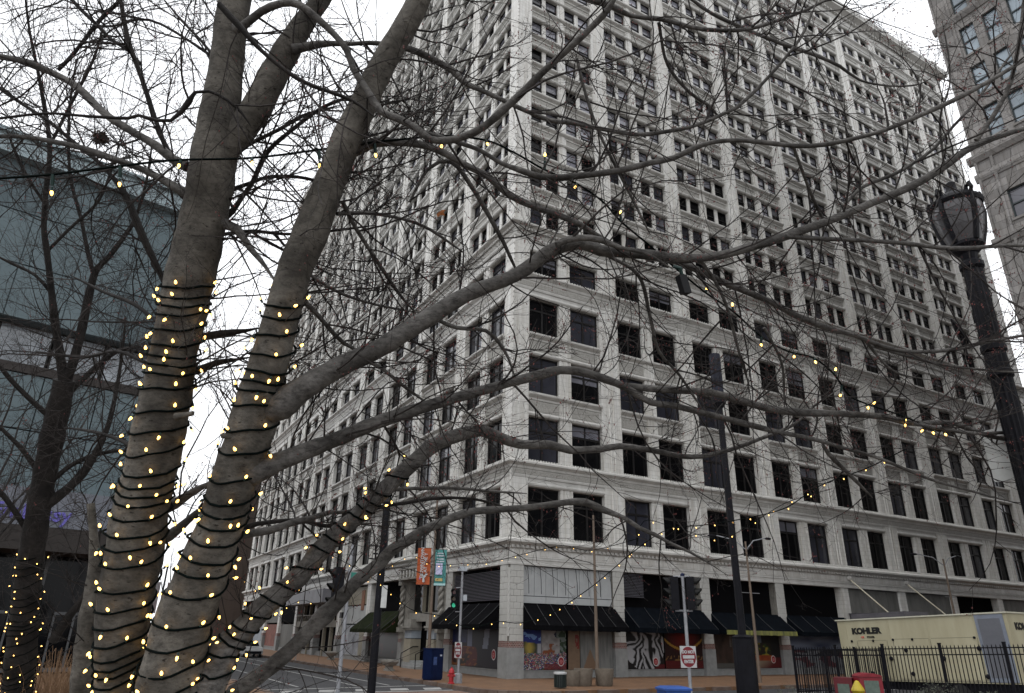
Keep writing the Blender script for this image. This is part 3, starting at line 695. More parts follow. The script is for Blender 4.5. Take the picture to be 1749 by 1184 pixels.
a, b = gb('L', 2); poster('black window panel with faint red shapes under the green awning', 'L', a+.05, b-.05, .45, 2.6, lambda x, y: (.10,.012,.012) if vn(x, y, 9) > .72 else (.012,.012,.012))

# ------------------------------------------------------------------ grey stone tower on the right
stone = block_mat('rough_granite', (.225,.216,.21), (.13,.125,.122), 1.25, .56, .02, .8, .35, .22, .5, 1.2)
tw = thing('stone_tower', 'rough grey-brown stone tower with pale sash windows at the right edge', 'building', (23.4, -20, 0))
SXT, SYT, SHT = 78., 34., 62.  # unseen eastward length drawn out to shade the terracotta facade
wins = []
for r_ in range(16):
    zt = 42.1-3.42*4+3.42*(r_-4) if r_ > 3 else None
rows = [(42.1+3.42*k, 2.38) for k in range(-2, 6)] 
for k, (zt, h) in enumerate(rows):
    for j in range(9):
        y0 = -1.3-j*3.05; wins += [(y0-.95, y0, zt-h, zt), (y0-2.45, y0-1.5, zt-h, zt)]
for zt, h in ((28.74,2.05),(24.6,2.6),(20.2,2.6),(15.8,2.6),(11.4,2.6)):
    for j in range(9): y0 = -1.3-j*3.05; wins.append((y0-2.4, y0, zt-h, zt))
zs = sorted(set([0., SHT] + [w[2] for w in wins] + [w[3] for w in wins]))
mb = MB()
for z0, z1 in zip(zs, zs[1:]):
    zc = (z0+z1)/2; ww = sorted([(w[0], w[1]) for w in wins if w[2] < zc < w[3]]); y = -SYT
    for a_, b_ in ww: mb.box(0, .5, y, a_, z0, z1); y = b_
    mb.box(0, .5, y, 0, z0, z1)
mb.box(.5, SXT, -.5, 0, 0, SHT); mb.box(SXT-.5, SXT, -SYT, -.5, 0, SHT); mb.box(.5, SXT-.5, -SYT, -SYT+.5, 0, SHT); mb.box(.4, SXT-.4, -SYT+.4, -.4, SHT-.3, SHT)
mb.build('wall', stone, tw)
mb = MB(); mb.box(.42, .6, -SYT+.5, -.5, 0, SHT); mb.build('inner_wall', darkroom, tw)
pane_s = glass_mat('sky_glass', (.22,.27,.31), .05, .6); frm_s = mat('dark_sash', (.02,.03,.033), .5, .1)
for (y0, y1, z0, z1) in wins:
    if z0 > 52 or y1 < -14: continue
    mb = MB(); t = .07; d0, d1 = .14, .26
    mb.box(d0, d1, y0, y0+t, z0, z1); mb.box(d0, d1, y1-t, y1, z0, z1); mb.box(d0, d1, y0+t, y1-t, z1-t, z1); mb.box(d0, d1, y0+t, y1-t, z0, z0+t); mb.box(d0, d1, y0+t, y1-t, (z0+z1)/2-.05, (z0+z1)/2+.05)
    if y1-y0 > 2: mb.box(d0, d1, (y0+y1)/2-.06, (y0+y1)/2+.06, z0+t, z1-t)
    o = mb.build('window', frm_s, tw); mb = MB(); mb.add([(.22,y0+t,z0+t),(.22,y1-t,z0+t),(.22,y1-t,z1-t),(.22,y0+t,z1-t)], [(0,3,2,1)]); mb.build('pane', pane_s if z0 > 30 else GLASS[1], o)
    mb = MB(); mb.box(-.09, .3, y0-.1, y1+.1, z0-.16, z0-.003); mb.build('sill', stone, o)
for z, n_ in ((43.1,.22),(31.8,.3),(30.4,.16),(25.6,.2)):
    mb = MB(); mb.prism([[(-nx_, yy, zz) for nx_, zz in ((-.05,z-.35),(n_*.4,z-.3),(n_,z),(n_,z+.22),(-.05,z+.3))] for yy in (-SYT, .0+n_)]); mb.build('string_course', stone, tw)
for yy in (-.01, -.98):                                   # strip of quoins on the corner
    mb = MB(); mb.box(-.12, -.002, yy-.16, yy, 0, SHT); mb.build('corner_strip', stone, tw)
mb = MB(); mb.box(-1.3, 0, -7.2, -4.15, 44.6, 44.8); bk = mb.build('balcony', steel_b, tw)
for i in range(16): mb = MB(); mb.box(-1.28, -1.24, -7.15+i*.2, -7.12+i*.2, 44.8, 45.8); mb.build('bar', steel_b, bk)
mb = MB(); mb.box(-1.3, -1.22, -7.2, -4.15, 45.8, 45.86); mb.box(-1.2, 0, -7.1, -4.2, 44.2, 44.6); mb.build('rail', steel_b, bk)

# ------------------------------------------------------------------ slate-blue hotel on the left
tpan = mat('slate_blue_panel', (.098,.132,.145), .5, .14, .5, .05, 3, spec=.2, col2=(.118,.155,.168))
tpan2 = mat('slate_blue_panel_dark', (.085,.115,.127), .5, .2, .5, spec=.2)
fasc = mat('pale_blue_fascia', (.27,.34,.365), .4, .1, .6)
hz = math.radians(10)
hb = thing('blue_panel_building', 'slate blue panelled building with pale roof band behind the bare trees', 'building', (-20.6, 9.0, 0), hz)
HL = 40.
mb = MB(); mb.box(-HL, 0, 1.6, 70, 0, 16.0); mb.build('core_wall', darkroom, hb)  # unseen depth of the block drawn out to shade the terracotta left face
mb = MB(); mb.box(-HL, 0, .22, 70, 18.6, 28.4); mb.build('upper_wall', tpan2, hb)
mb = MB(); mb.box(-HL-.2, .2, -.5, 70.2, 28.4, 29.6); mb.box(-HL-.4, .35, -.75, 70.4, 29.6, 29.85); mb.build('roof_fascia', fasc, hb)
for i in range(14):
    for j in range(3):
        if i > 8 and False: continue
        x1 = -i*2.8-.03; z0 = 18.6+j*3.27; mb = MB(); mb.box(x1-2.74, x1, .1+RND.uniform(-.01,.01), .22, z0+.03, z0+3.22); mb.build('cladding_panel', tpan if (i+j) % 5 else tpan2, hb)
clear = glass_mat('sky_tint_band_glass', (.24,.265,.29), .05, .6)  # bright sky reflection put into the pane colour
for i in range(14):
    x1 = -i*2.8-.05; mb = MB(); mb.box(x1-2.7, x1, 1.2, 1.3, 16.0, 18.6); o = mb.build('window', framem, hb); mb = MB(); mb.add([(x1-2.62,1.19,16.08),(x1-.08,1.19,16.08),(x1-.08,1.19,18.5),(x1-2.62,1.19,18.5)], [(0,1,2,3)]); mb.build('pane', clear, o)
mb = MB(); mb.box(-HL, .1, .0, 2, 15.5, 16.0); mb.build('parapet', mat('brown_coping', (.025,.02,.018), .7, .2), hb)
for i in range(14):
    for j in range(2):
        x1 = -i*2.8-.03; z0 = 9.2+j*3.15; mb = MB(); mb.box(x1-2.74, x1, .1, .6, z0+.03, z0+3.1); mb.build('cladding_panel', tpan, hb)
mb = MB(); mb.box(-HL, .0, .6, 2, 9.0, 15.5); mb.build('lower_wall', tpan2, hb)
mb = MB(); mb.box(-HL, .3, -2.0, .9, 7.1, 9.0); mb.build('canopy', mat('pale_canopy', (.13,.14,.165), .5, .1, .5), hb)
mb = MB(); mb.box(-HL, .4, -2.1, .9, 5.9, 7.08); mb.build('canopy_base', mat('brown_canopy', (.022,.018,.016), .7, .2), hb)
ltr = mat('violet_led', (.07,.06,.26), .4, 0, emit=(.30,.26,1.), estr=.07)
link('sign_lettering', text_mesh('lettering', 'Embassy', 1.05, ltr, .05, 'RIGHT', .012), hb, (-2.9, -2.08, 7.72))
mb = MB(); mb.box(-HL, 0, .9, 1.0, 0, 5.9); mb.build('shop_glass', GLASS[0], hb)
for i in range(13):
    x = -i*3.; mb = MB(); mb.box(x-.14, x+.02, .7, .9, 0, 5.9); mb.build('column', mat('grey_frame', (.07,.075,.08), .5, .1), hb)
for i in range(6):
    x = -1.2-i*3.; mb = MB()
    for xx in (x-.95, x, x+.95): mb.box(xx-.05, xx+.05, .66, .74, .2, 2.9)
    mb.box(x-1., x+1., .655, .745, 2.9, 3.05); mb.box(x-1., x+1., .655, .745, .1, .3); mb.build('door', MATS['grey_frame'], hb)

# ------------------------------------------------------------------ buildings far up the side street
fb = thing('brick_apartment_house', 'brown brick building with dark fire escapes beyond the terracotta block', 'building', (-2.0, 98, 0))
mb = MB(); mb.box(0, 30, 0, 40, 0, 34); mb.build('wall', block_mat('brown_brick', (.085,.06,.047), (.065,.055,.05), .5, .15, .02, .8), fb)
for i in range(9):
    for yy in (3.5, 8, 13, 18):
        mb = MB(); mb.box(-.05, .2, yy, yy+1.5, 3+i*3.3, 5+i*3.3); o = mb.build('window', framem, fb); mb = MB(); mb.add([(-.06,yy+.1,3.1+i*3.3),(-.06,yy+1.4,3.1+i*3.3),(-.06,yy+1.4,4.9+i*3.3),(-.06,yy+.1,4.9+i*3.3)], [(0,1,2,3)]); mb.build('pane', GLASS[0], o)
    mb = MB(); mb.box(-1.3, 0, 3, 9.8, 2.6+i*3.3, 2.72+i*3.3); mb.box(-1.3, -1.22, 3, 9.8, 3.5+i*3.3, 3.56+i*3.3); mb.build('fire_escape', steel_b, fb)
for (x, y, w, d, h, lab, c) in ((-19.5, 190, 9, 20, 45, 'pale grey tower far up the street with stepped top', (.30,.31,.34)), (-16, 150, 8, 16, 22, 'low dark grey block far up the street', (.12,.125,.13)), (-9.5, 260, 10, 20, 30, 'dull pink building at the far end of the street', (.28,.16,.14))):
    t = thing('distant_building', lab, 'building', (x, y, 0)); m = mat('far_wall_%d' % int(h), c, .7, .12, .2)
    mb = MB(); mb.box(0, w, 0, d, 0, h); mb.build('wall', m, t); mb = MB(); mb.box(w*.15, w*.6, d*.2, d*.8, h, h+h*.09); mb.build('roof_block', m, t)
    for i in range(int(w/2.4)):
        for j in range(int(h/3.5)):
            mb = MB(); mb.box(.7+i*2.4, 1.9+i*2.4, -.05, .1, 1.5+j*3.5, 3.3+j*3.5); mb.build('window', GLASS[3], t)
# ------------------------------------------------------------------ street furniture
def zpix(X, Y, py):
    """height at which a vertical line over (X,Y) crosses photo row py"""
    lo, hi = -5., 90.
    for _ in range(50):
        z = (lo+hi)/2; d = Vector((X, Y, z))-CAM; w = d.dot(FWD); y = IH/2 - FPX*d.dot(UPV)/w
        if y > py: lo = z
        else: hi = z
    return lo
def xy(px, py, d): q = at(px, py, d); return q.x, q.y
def mbox(*a): return MB().box(*a)
def rot_to(face_dir):                        # rz so that local -y looks along face_dir (x,y)
    return math.atan2(face_dir[1], face_dir[0]) + math.pi/2
redm = mat('red_enamel', (.30,.008,.014), .45, .15, 8)
bluem = mat('dark_blue_enamel', (.003,.007,.03), .5, .25, 3, spec=.12, col2=(.005,.012,.045))
concr = mat('exposed_concrete', (.105,.085,.066), .85, .25, 6, .5, 60, col2=(.15,.128,.102))
whitem = mat('white_sign_face', (.42,.42,.42), .45, .1, 4)
signred = mat('sign_red', (.16,.01,.018), .45, .1, 4)
bluebin = mat('bright_blue_plastic', (.012,.055,.23), .45, .15, 4)

# fire hydrant
x, y = -4.85, -2.85
h = thing('fire_hydrant', 'small red fire hydrant on the corner kerb', 'hydrant', (x, y, 0))
mb = MB(); mb.lathe([(.17,0),(.17,.05),(.115,.07),(.11,.46),(.15,.48),(.15,.53),(.13,.55)], (0,0,0), 14); smooth_shade(mb.build('barrel', redm, h))
mb = MB(); mb.lathe([(.135,.55),(.12,.63),(.07,.69),(.035,.71),(.035,.76),(.01,.77)], (0,0,0), 14); smooth_shade(mb.build('bonnet', redm, h))
for a in (R(150), R(-30), R(-110)):
    MB().tube([(.09*math.cos(a), .09*math.sin(a), .38), (.19*math.cos(a), .19*math.sin(a), .38)], .06, 8).build('outlet', redm, h)
# relay mailbox
h = thing('mail_storage_box', 'tall dark blue metal postal box near the kerb', 'postal box', (-4.55, .15, 0), R(18))
mb = MB(); mb.box(-.42, .42, -.35, .35, .06, 1.52); mb.box(-.44, .44, -.37, .37, 1.52, 1.58); mb.box(-.38, .38, -.31, .31, 0, .06); mb.build('cabinet', bluem, h)
mb = MB(); mb.box(-.36, .36, -.365, -.351, .14, 1.46); mb.build('door', bluem, h)
mb = MB(); mb.box(.16, .30, -.375, -.366, 1.18, 1.26); mb.build('label_plate', mat('pale_decal', (.4,.45,.55), .5, 0), h)
mb = MB(); mb.box(-.3, -.05, -.372, -.366, .75, 1.15); mb.build('notice', mat('faded_decal', (.04,.075,.2), .5, .4, 9), h)
# signal pole with green light by the hydrant
def signal_head(parent, p, rz, lit=None, n=3, s=.33):
    hd = link('signal_head', MB().box(-.17, .17, -.13, .12, 0, n*s).mesh('signal_head', steel_b), parent, p, rz)
    cols = ['red', 'amber', 'green']
    for i in range(n):
        zc = (n-1-i)*s+s/2
        mb = MB(); mb.prism([[(.11*math.cos(a), -.132-.01*k, zc+.11*math.sin(a)) for a in (2*math.pi*q/14 for q in range(14))] for k in (0, 1)])
        m = mat('lens_green_lit', (.02,.3,.16), .3, 0, emit=(.05,.75,.42), estr=.22) if lit == cols[i] else mat('lens_dark_'+cols[i], {'red': (.05,.005,.005), 'amber': (.05,.025,.004), 'green': (.004,.03,.02)}[cols[i]], .2, 0)
        mb.build('lens', m, hd)
        mb = MB(); A = [R(-25)+R(230)*q/12 for q in range(13)]
        o_ = [(.145*math.cos(a), zc+.145*math.sin(a)) for a in A]; i_ = [(.132*math.cos(a), zc+.132*math.sin(a)) for a in reversed(A)]; pr = o_+i_
        mb.prism([[(u, -.13, z) for u, z in pr], [(u, -.13-.2*max(.25, min(1, (z-zc+.1)/.2)), z) for u, z in pr]]); mb.build('visor', mat('visor_black', (.005,.005,.005), .6, 0, spec=.2), hd)
    return hd
def dne_sign(parent, p, rz, s=.75):
    o = link('road_sign', MB().box(-s/2, s/2, -.012, 0, -s/2, s/2).mesh('road_sign', whitem), parent, p, rz)
    mb = MB(); r_ = s*.47; mb.prism([[(r_*math.cos(a), d, r_*math.sin(a)) for a in (2*math.pi*q/32 for q in range(32))] for d in (-.0125, -.017)]); mb.build('red_disc', signred, o)
    mb = MB(); mb.box(-s*.36, s*.36, -.023, -.018, -s*.075, s*.075); mb.build('white_bar', whitem, o)
    link('lettering', text_mesh('dn', 'DO NOT', s*.2, whitem, .003, bold=.006), o, (0, -.02, s*.22)); link('lettering', text_mesh('en', 'ENTER', s*.2, whitem, .003, bold=.006), o, (0, -.02, -s*.22))
    return o
h = thing('traffic_signal', 'grey signal pole showing a green light beside the red hydrant', 'traffic light', (-4.3, -2.5, 0))
mb = MB(); mb.lathe([(.22,0),(.22,.42),(.15,.46)], (0,0,0), 8); mb.build('pole_base', galv, h)
MB().tube([(0,0,.4),(0,0,5.45)], .062, 10).build('pole', galv, h)
tocam = (Vector((CAM.x, CAM.y, 0)) - Vector((-4.3, -2.5, 0))).normalized(); rzc = rot_to((tocam.x, tocam.y))
signal_head(h, (-.33*math.cos(rzc), -.33*math.sin(rzc), 3.55), rzc-R(25), 'green')
for z in (3.4, 4.6): MB().tube([(0,0,z),(-.3*math.cos(rzc), -.3*math.sin(rzc), z)], .025, 6).build('arm', galv, h)
mbx = MB(); mbx.box(-.22, .22, -.12, .12, 5.45, 5.68); mbx.build('camera_box', mat('pale_box', (.38,.41,.44), .4, .1), h)
MB().tube([(.05,0,5.68),(.0,.02,6.25)], .025, 6).build('antenna', galv, h)
mbx = MB(); mbx.box(.08, .28, -.1, .1, 3.95, 4.25); mbx.build('relay_box', MATS['pale_box'], h)
dne_sign(h, (-.1, -.09, 1.55), rzc-R(62), .75)
# signal with do-not-enter sign on the near kerb
X, Y = xy(1180, 1184, 21.5)
h = thing('traffic_signal', 'grey signal pole with do not enter sign and two dark signal heads', 'traffic light', (X, Y, 0)); g0 = grz(X, Y)
zt = zpix(X, Y, 984)
MB().tube([(0,0,g0),(0,0,zt)], .055, 10).build('pole', galv, h)
mb = MB(); mb.lathe([(.14,g0),(.14,g0+.3),(.07,g0+.36)], (0,0,0), 10); mb.build('pole_base', galv, h)
tc = (Vector((CAM.x, CAM.y, 0)) - Vector((X, Y, 0))).normalized(); rzc = rot_to((tc.x, tc.y)); ca, sa = math.cos(rzc), math.sin(rzc)
hh = zt-zpix(X, Y, 1062)
for sgn_, ang in ((-1, -78), (1, 80)):
    off = .24 if sgn_ > 0 else .30
    signal_head(h, (sgn_*off*ca, sgn_*off*sa, zt-1.02), rzc+R(ang))
    MB().tube([(0,0,zt-.02),(sgn_*off*ca, sgn_*off*sa, zt-.02)], .03, 6).build('arm', galv, h); MB().tube([(0,0,zt-1.06),(sgn_*off*ca, sgn_*off*sa, zt-1.06)], .03, 6).build('arm', galv, h)
MB().lathe([(.07,zt),(.07,zt+.05),(.03,zt+.09)], (0,0,0), 10).build('finial', bluem, h)
dne_sign(h, (-.075*sa*-1*0+.0+(.075)*tc.x, .075*tc.y, zpix(X, Y, 1122)), rzc+R(40), .62)
# tall tan lamp poles of the street
def cobra(label, X, Y, z0, ztop, arms, rad=.09, cross=None):
    h = thing('street_lamp', label, 'street lamp', (X, Y, z0), 0, 'tall tan street lamps')
    MB().tube([(0,0,0),(0,0,.5),(0,0,ztop)], [rad*1.25, rad*1.1, rad*.62], 10).build('pole', tanm, h)
    for dx, dy in arms:
        MB().tube([(0,0,ztop-.5),(dx*.4,dy*.4,ztop+.1),(dx,dy,ztop+.35)], .035, 6).build('arm', galv, h)
        mb = MB(); a = math.atan2(dy, dx); mb.ball((0,0,0), .3, 8, 5, .28); mb.xf(Matrix.Translation((dx*1.15, dy*1.15, ztop+.34)) @ Matrix.Rotation(a, 4, 'Z') @ Matrix.Scale(.5, 4, (0,1,0))); mb.build('lamp_head', steel_b, h)
    if cross:
        for z in cross: MB().tube([(-.75,0,z),(.75,0,z)], .02, 5).build('banner_arm', galv, h)
    return h
cobra('tan lamp pole standing behind the concrete planters in front of the corner shop', 2.2, -5.6, 0, zpix(2.2, -5.6, 880), [])
X, Y = 13.0, -6.6
cobra('tan double-arm lamp pole before the dark shopfronts left of the generator', X, Y, 0, zpix(X, Y, 925), [(1.9,.1),(-1.4,1.0)], cross=(zpix(X, Y, 975), zpix(X, Y, 1013)))
cobra('tan double-arm lamp pole rising behind the generator', 34., -6.6, 0, zpix(34, -6.6, 955), [(2.,.1),(-1.5,1.)], cross=(zpix(34, -6.6, 1020),))
hp = cobra('tan lamp pole carrying the orange and teal banners', -4.2, 1.6, 0, zpix(-4.2, 1.6, 850), [])
def banner(label, X, Y, px0, px1, py0, py1, m, deco):
    zt, zb = zpix(X, Y, py0), zpix(X, Y, py1); tc = (Vector((CAM.x, CAM.y, 0)) - Vector((X, Y, 0))); d = tc.length; tc.normalize(); rz = rot_to((tc.x, tc.y)); k = d/FPX*1.02
    pc = 743.; c = ((px0+px1)/2-pc)*k; w = (px1-px0)*k
    o = tag(link('street_banner', None, None, (X+math.cos(rz)*c, Y+math.sin(rz)*c, zb), rz), label, 'banner', 'banners on the lamp pole')
    mb = MB(); n = 10; H = zt-zb
    f = lambda t: .05*math.sin(t*5.2)*.5
    for i in range(n):
        t0, t1 = i/n, (i+1)/n; mb.add([(-w/2,f(t0),H*t0),(w/2,f(t0)+.02,H*t0),(w/2,f(t1)+.02,H*t1),(-w/2,f(t1),H*t1),(-w/2,f(t0)+.012,H*t0),(w/2,f(t0)+.032,H*t0),(w/2,f(t1)+.032,H*t1),(-w/2,f(t1)+.012,H*t1)], [(0,1,2,3),(4,7,6,5),(0,3,7,4),(1,5,6,2)])
    mb.build('cloth', m, o); deco(o, w, H)
    for z in (H+.015, -.015): MB().tube([(-w/2-.05,.01,z),(w/2+.05,.01,z)], .018, 6).build('rod', steel_b, o)
def deco_o(o, w, H):
    for x, s in ((-w*.13, 'DOWNTOWN'), (w*.13, 'AT THE Y')):
        me = text_mesh('t', s, .26, whitem, .002, bold=.006); me.transform(Matrix.Rotation(R(-90), 4, 'Y')); link('lettering', me, o, (x, -.045, H*.60))
    link('lettering', text_mesh('y', 'Y', .62, whitem, .002, bold=.03), o, (w*.04, -.045, H*.17))
    mb = MB(); mb.add([(-w*.32,-.046,H*.14),(-w*.16,-.046,H*.14),(-w*.24,-.046,H*.2)], [(0,1,2)]); mb.build('emblem', mat('violet_print', (.3,.12,.35), .5, 0), o)
def deco_t(o, w, H):
    mb = MB(); mb.box(-w*.36, w*.2, -.05, -.046, H*.30, H*.62); mb.build('print_panel', mat('lilac_print', (.42,.42,.58), .6, .1), o)
    mb = MB(); mb.box(-w*.36, w*.24, -.05, -.046, H*.12, H*.2); mb.build('print_panel', mat('gold_print', (.42,.33,.12), .6, .3, 9), o)
    mb = MB()
    for z, ww in ((.9,.3),(.83,.36),(.74,.3),(.67,.34)): mb.box(-w*ww, w*ww*.9, -.05, -.046, H*z-.035, H*z+.03)
    mb.build('print_lines', mat('pale_print', (.45,.5,.55), .6, .3, 12), o)
    mb = MB(); mb.box(-w*.5, w*.5, -.048, -.044, 0, H*.06); mb.build('hem_stripe', mat('pale_teal', (.32,.5,.5), .6, .1), o)
banner('orange hanging banner with white lettering and a large Y', -4.2, 1.6, 717, 738, 937, 999, mat('orange_cloth', (.30,.055,.012), .7, .15, 3, col2=(.34,.075,.018)), deco_o)
banner('teal hanging banner beside the orange one', -4.2, 1.6, 744, 763, 939, 1000, mat('teal_cloth', (.04,.19,.18), .7, .2, 2, col2=(.08,.26,.25)), deco_t)
# planters, litter bin
def planter(x, y, label, s=1.):
    h = thing('concrete_planter', label, 'planter', (x, y, 0), 0, 'round concrete planters')
    mb = MB(); mb.lathe([(.36*s,0),(.40*s,.05),(.455*s,.5*s),(.48*s,.74*s),(.48*s,.8*s),(.42*s,.8*s),(.40*s,.7*s),(.02,.7*s)], (0,0,0), 20); smooth_shade(mb.build('tub', concr, h))
    mb = MB(); mb.lathe([(.40*s,.69*s),(.2*s,.73*s),(.02,.72*s)], (0,0,0), 14); mb.build('soil', mat('dry_soil', (.05,.04,.03), .95, .3, 20), h)
for px, lab, s in ((979, 'round concrete planter half hidden behind the dark litter bin', .9), (997, 'round concrete planter in the middle of the three', 1.), (1033, 'round concrete planter standing apart on the right', 1.)):
    q = ground_at(px, 1172); planter(q.x, q.y, lab, s)
q = ground_at(957, 1176); h = thing('litter_bin', 'dark slatted litter bin with pale rim beside the planters', 'bin', (q.x, q.y, 0))
mb = MB(); mb.lathe([(.25,.04),(.27,.1),(.29,.62),(.27,.64)], (0,0,0), 16); mb.build('liner', steel_b, h)
for i in range(22):
    a = 2*math.pi*i/22; mb = MB(); mb.box(.285, .30, -.025, .025, .05, .62); mb.xf(Matrix.Rotation(a, 4, 'Z')); mb.build('slat', mat('bin_green', (.012,.02,.018), .5, .2, 4), h)
mb = MB(); mb.lathe([(.31,.62),(.315,.7),(.25,.72),(.25,.66)], (0,0,0), 18); mb.build('rim', mat('pale_rim', (.42,.43,.43), .4, .1), h)
# stone planter boxes along the side-street pavement
for px, py, s, lab in ((664, 1146, 1., 'low carved stone trough beside the entrance steps'), (565, 1127, 1., 'low stone trough farther up the side street')):
    q = ground_at(px, py); h = thing('stone_trough', lab, 'planter', (q.x, q.y, 0), R(90), 'stone troughs')
    mb = MB(); mb.box(-.45, .45, -.22, .22, 0, .12); mb.box(-.34, .34, -.16, .16, .12, .32); mb.build('plinth', gstone, h)
    mb = MB(); mb.prism([[(x*.5, y_*.25, .32) for x, y_ in ((-1,-1),(1,-1),(1,1),(-1,1))], [(x*.75, y_*.36, .55) for x, y_ in ((-1,-1),(1,-1),(1,1),(-1,1))], [(x*.75, y_*.36, .66) for x, y_ in ((-1,-1),(1,-1),(1,1),(-1,1))]]); mb.build('basin', gstone, h)
# white car up the street
h = thing('parked_car', 'white and dark car parked at the kerb up the side street', 'car', (-6.45, 40, -.156))
prof = [(-2.2,.32),(-2.25,.62),(-2.1,.86),(-1.2,.98),(-.55,1.42),(.7,1.46),(1.5,1.05),(2.15,.95),(2.25,.6),(2.2,.32)]
mb = MB(); cw = mat('car_white', (.28,.285,.29), .3, .05, 3, coat=.4)
mb.prism([[(sx, y, z) for y, z in prof] if abs(sx) > .8 else [(sx, y, z) for y, z in prof] for sx in (-.86, -.7, .7, .86)]); mb.build('body', cw, h)
mb = MB(); mb.add([(-.66,-1.16,1.0),(.66,-1.16,1.0),(.56,-.58,1.425),(-.56,-.58,1.425)], [(0,1,2,3)]); mb.xf(Matrix.Translation((0,-.02,.015))); mb.build('windscreen', GLASS[0], h)
for s in (-.87, .87):
    mb = MB(); mb.add([(s,-.95,1.0),(s,.95,1.03),(s,.55,1.36),(s,-.5,1.36)], [(0,1,2,3)]); mb.build('side_window', GLASS[0], h)
    mb = MB(); mb.box(s*.78-.14, s*.78+.14, -2.27, -2.2, .62, .78); mb.build('headlight', mat('headlight', (.5,.5,.5), .2, 0), h)
    for y_ in (-1.4, 1.4):
        w = MB(); w.prism([[(s*.86+d, y_+.33*math.cos(a), .33+.33*math.sin(a)) for a in (2*math.pi*k/16 for k in range(16))] for d in (-.11, .11)]); wo = w.build('wheel', mat('tyre', (.012,.012,.012), .8, 0), h)
        w = MB(); w.prism([[(s*.86+d, y_+.2*math.cos(a), .33+.2*math.sin(a)) for a in (2*math.pi*k/12 for k in range(12))] for d in (-.12, .12)]); w.build('rim', galv, wo)
mb = MB(); mb.box(-.7, .7, -2.275, -2.2, .34, .56); mb.build('bumper', steel_b, h)
# parking meter
q = ground_at(441, 1128); h = thing('parking_meter', 'single parking meter on the side-street kerb', 'parking meter', (-5.0, 27.5, 0)); MB().tube([(0,0,0),(0,0,1.05)], .03, 6).build('post', galv, h); mb = MB(); mb.ball((0,0,1.2), .11, 8, 6, 1.4); mb.build('head', steel_b, h)
h = thing('banner_pole', 'thin dark pole with pale banners far up the side street', 'pole', (-15.2, 40, 0)); MB().tube([(0,0,0),(0,0,8)], .08, 8).build('pole', steel_b, h)
for dx, c in ((-.75, 'white_cloth'), (.75, 'pink_cloth')):
    mb = MB(); mb.box(dx-.45, dx+.45, -.02, .02, 3.6, 6.4); mb.build('banner', mat(c, (.45,.46,.48) if dx < 0 else (.4,.3,.3), .7, .4, 1.4, col2=(.30,.2,.2)), h)

# ------------------------------------------------------------------ fluted lamp posts
def fluted(mb, r0, r1, z0, z1, n=14, depth=.12, c=(0,0)):
    def ring(r, z): return [(c[0]+r*(1-(depth if k % 2 else 0))*math.cos(math.pi*k/n), c[1]+r*(1-(depth if k % 2 else 0))*math.sin(math.pi*k/n), z) for k in range(2*n)]
    return mb.prism([ring(r0, z0), ring(r1, z1)])
# near post with lantern, right edge
X, Y = xy(1690, 570, 4.25)
lp = thing('lamp_post', 'black fluted lamp post with smoky glass lantern at the right', 'lamp post', (X, Y, 0)); gz = grz(X, Y); zq = lambda py: zpix(X, Y, py)
mb = MB(); fluted(mb, .068, .056, gz+.9, zq(462)); mb.build('shaft', steel_b, lp)
mb = MB(); mb.lathe([(.22,gz),(.22,gz+.12),(.18,gz+.16),(.17,gz+.6),(.12,gz+.8),(.12,gz+.92)], (0,0,0), 16); mb.build('base', steel_b, lp)
for py in (455, 596, 640): z = zq(py); MB().lathe([(.056,z-.03),(.07,z-.015),(.07,z+.015),(.056,z+.03)], (0,0,0), 14).build('collar', steel_b, lp)
zb, zt = zq(424), zq(352)
mb = MB(); mb.lathe([(.06,zq(455)),(.042,zq(445)),(.05,zq(436)),(.1,zb),(.1,zb+.02)], (0,0,0), 16); mb.build('neck', steel_b, lp)
N = 5; pg = mat('smoky_lantern_glass', (.045,.043,.046), .25, .2, 3, spec=.3, col2=(.085,.082,.086))
bulge = [(0,.095),(.35,.128),(.7,.148),(1.,.14)]
for k in range(N):
    a0, a1 = 2*math.pi*k/N+R(28), 2*math.pi*(k+1)/N+R(28)
    mb = MB(); rings = []
    for t, r_ in bulge: rings.append([(r_*math.cos(a0+(a1-a0)*i/6)*(.985), r_*math.sin(a0+(a1-a0)*i/6)*.985, zb+.02+(zt-zb)*t) for i in range(7)])
    for r0, r1 in zip(rings, rings[1:]): mb.add(r0+r1, [(i, i+1, 7+i+1, 7+i) for i in range(6)])
    pn = mb.build('lantern_pane', pg, lp); smooth_shade(pn)
    MB().tube([(r_*math.cos(a0), r_*math.sin(a0), zb+.02+(zt-zb)*t) for t, r_ in bulge], .017, 6).build('lantern_rib', steel_b, lp)
    am = a0; MB().tube([(.135*math.cos(am), .135*math.sin(am), zt), (.165*math.cos(am), .165*math.sin(am), zt+.04), (.152*math.cos(am), .152*math.sin(am), zt+.08), (.122*math.cos(am), .122*math.sin(am), zt+.065), (.115*math.cos(am), .115*math.sin(am), zt+.03)], .012, 6).build('scroll', steel_b, lp)
mb = MB(); mb.lathe([(.15,zt-.02),(.158,zt),(.15,zt+.02),(.105,zt+.06),(.04,zt+.1),(.03,zt+.13),(.03,zt+.17),(.01,zt+.19)], (0,0,0), 18); smooth_shade(mb.build('lantern_roof', steel_b, lp))
q = at(1624, 545, 4.15); q2 = at(1652, 585, 4.22); o = Vector((X, Y, 0))
MB().tube([q-o, (q+q2)/2-o, q2-o], [.006, .022, .018], 6).build('bracket', steel_b, lp); q3 = at(1662, 640, 4.24); MB().tube([(q+q2)/2-o, q3-o], [.012, .008], 6).build('bracket', steel_b, lp)
tc = (Vector((CAM.x, CAM.y, 0)) - Vector((X, Y, 0))).normalized(); rz = rot_to((tc.x, tc.y))
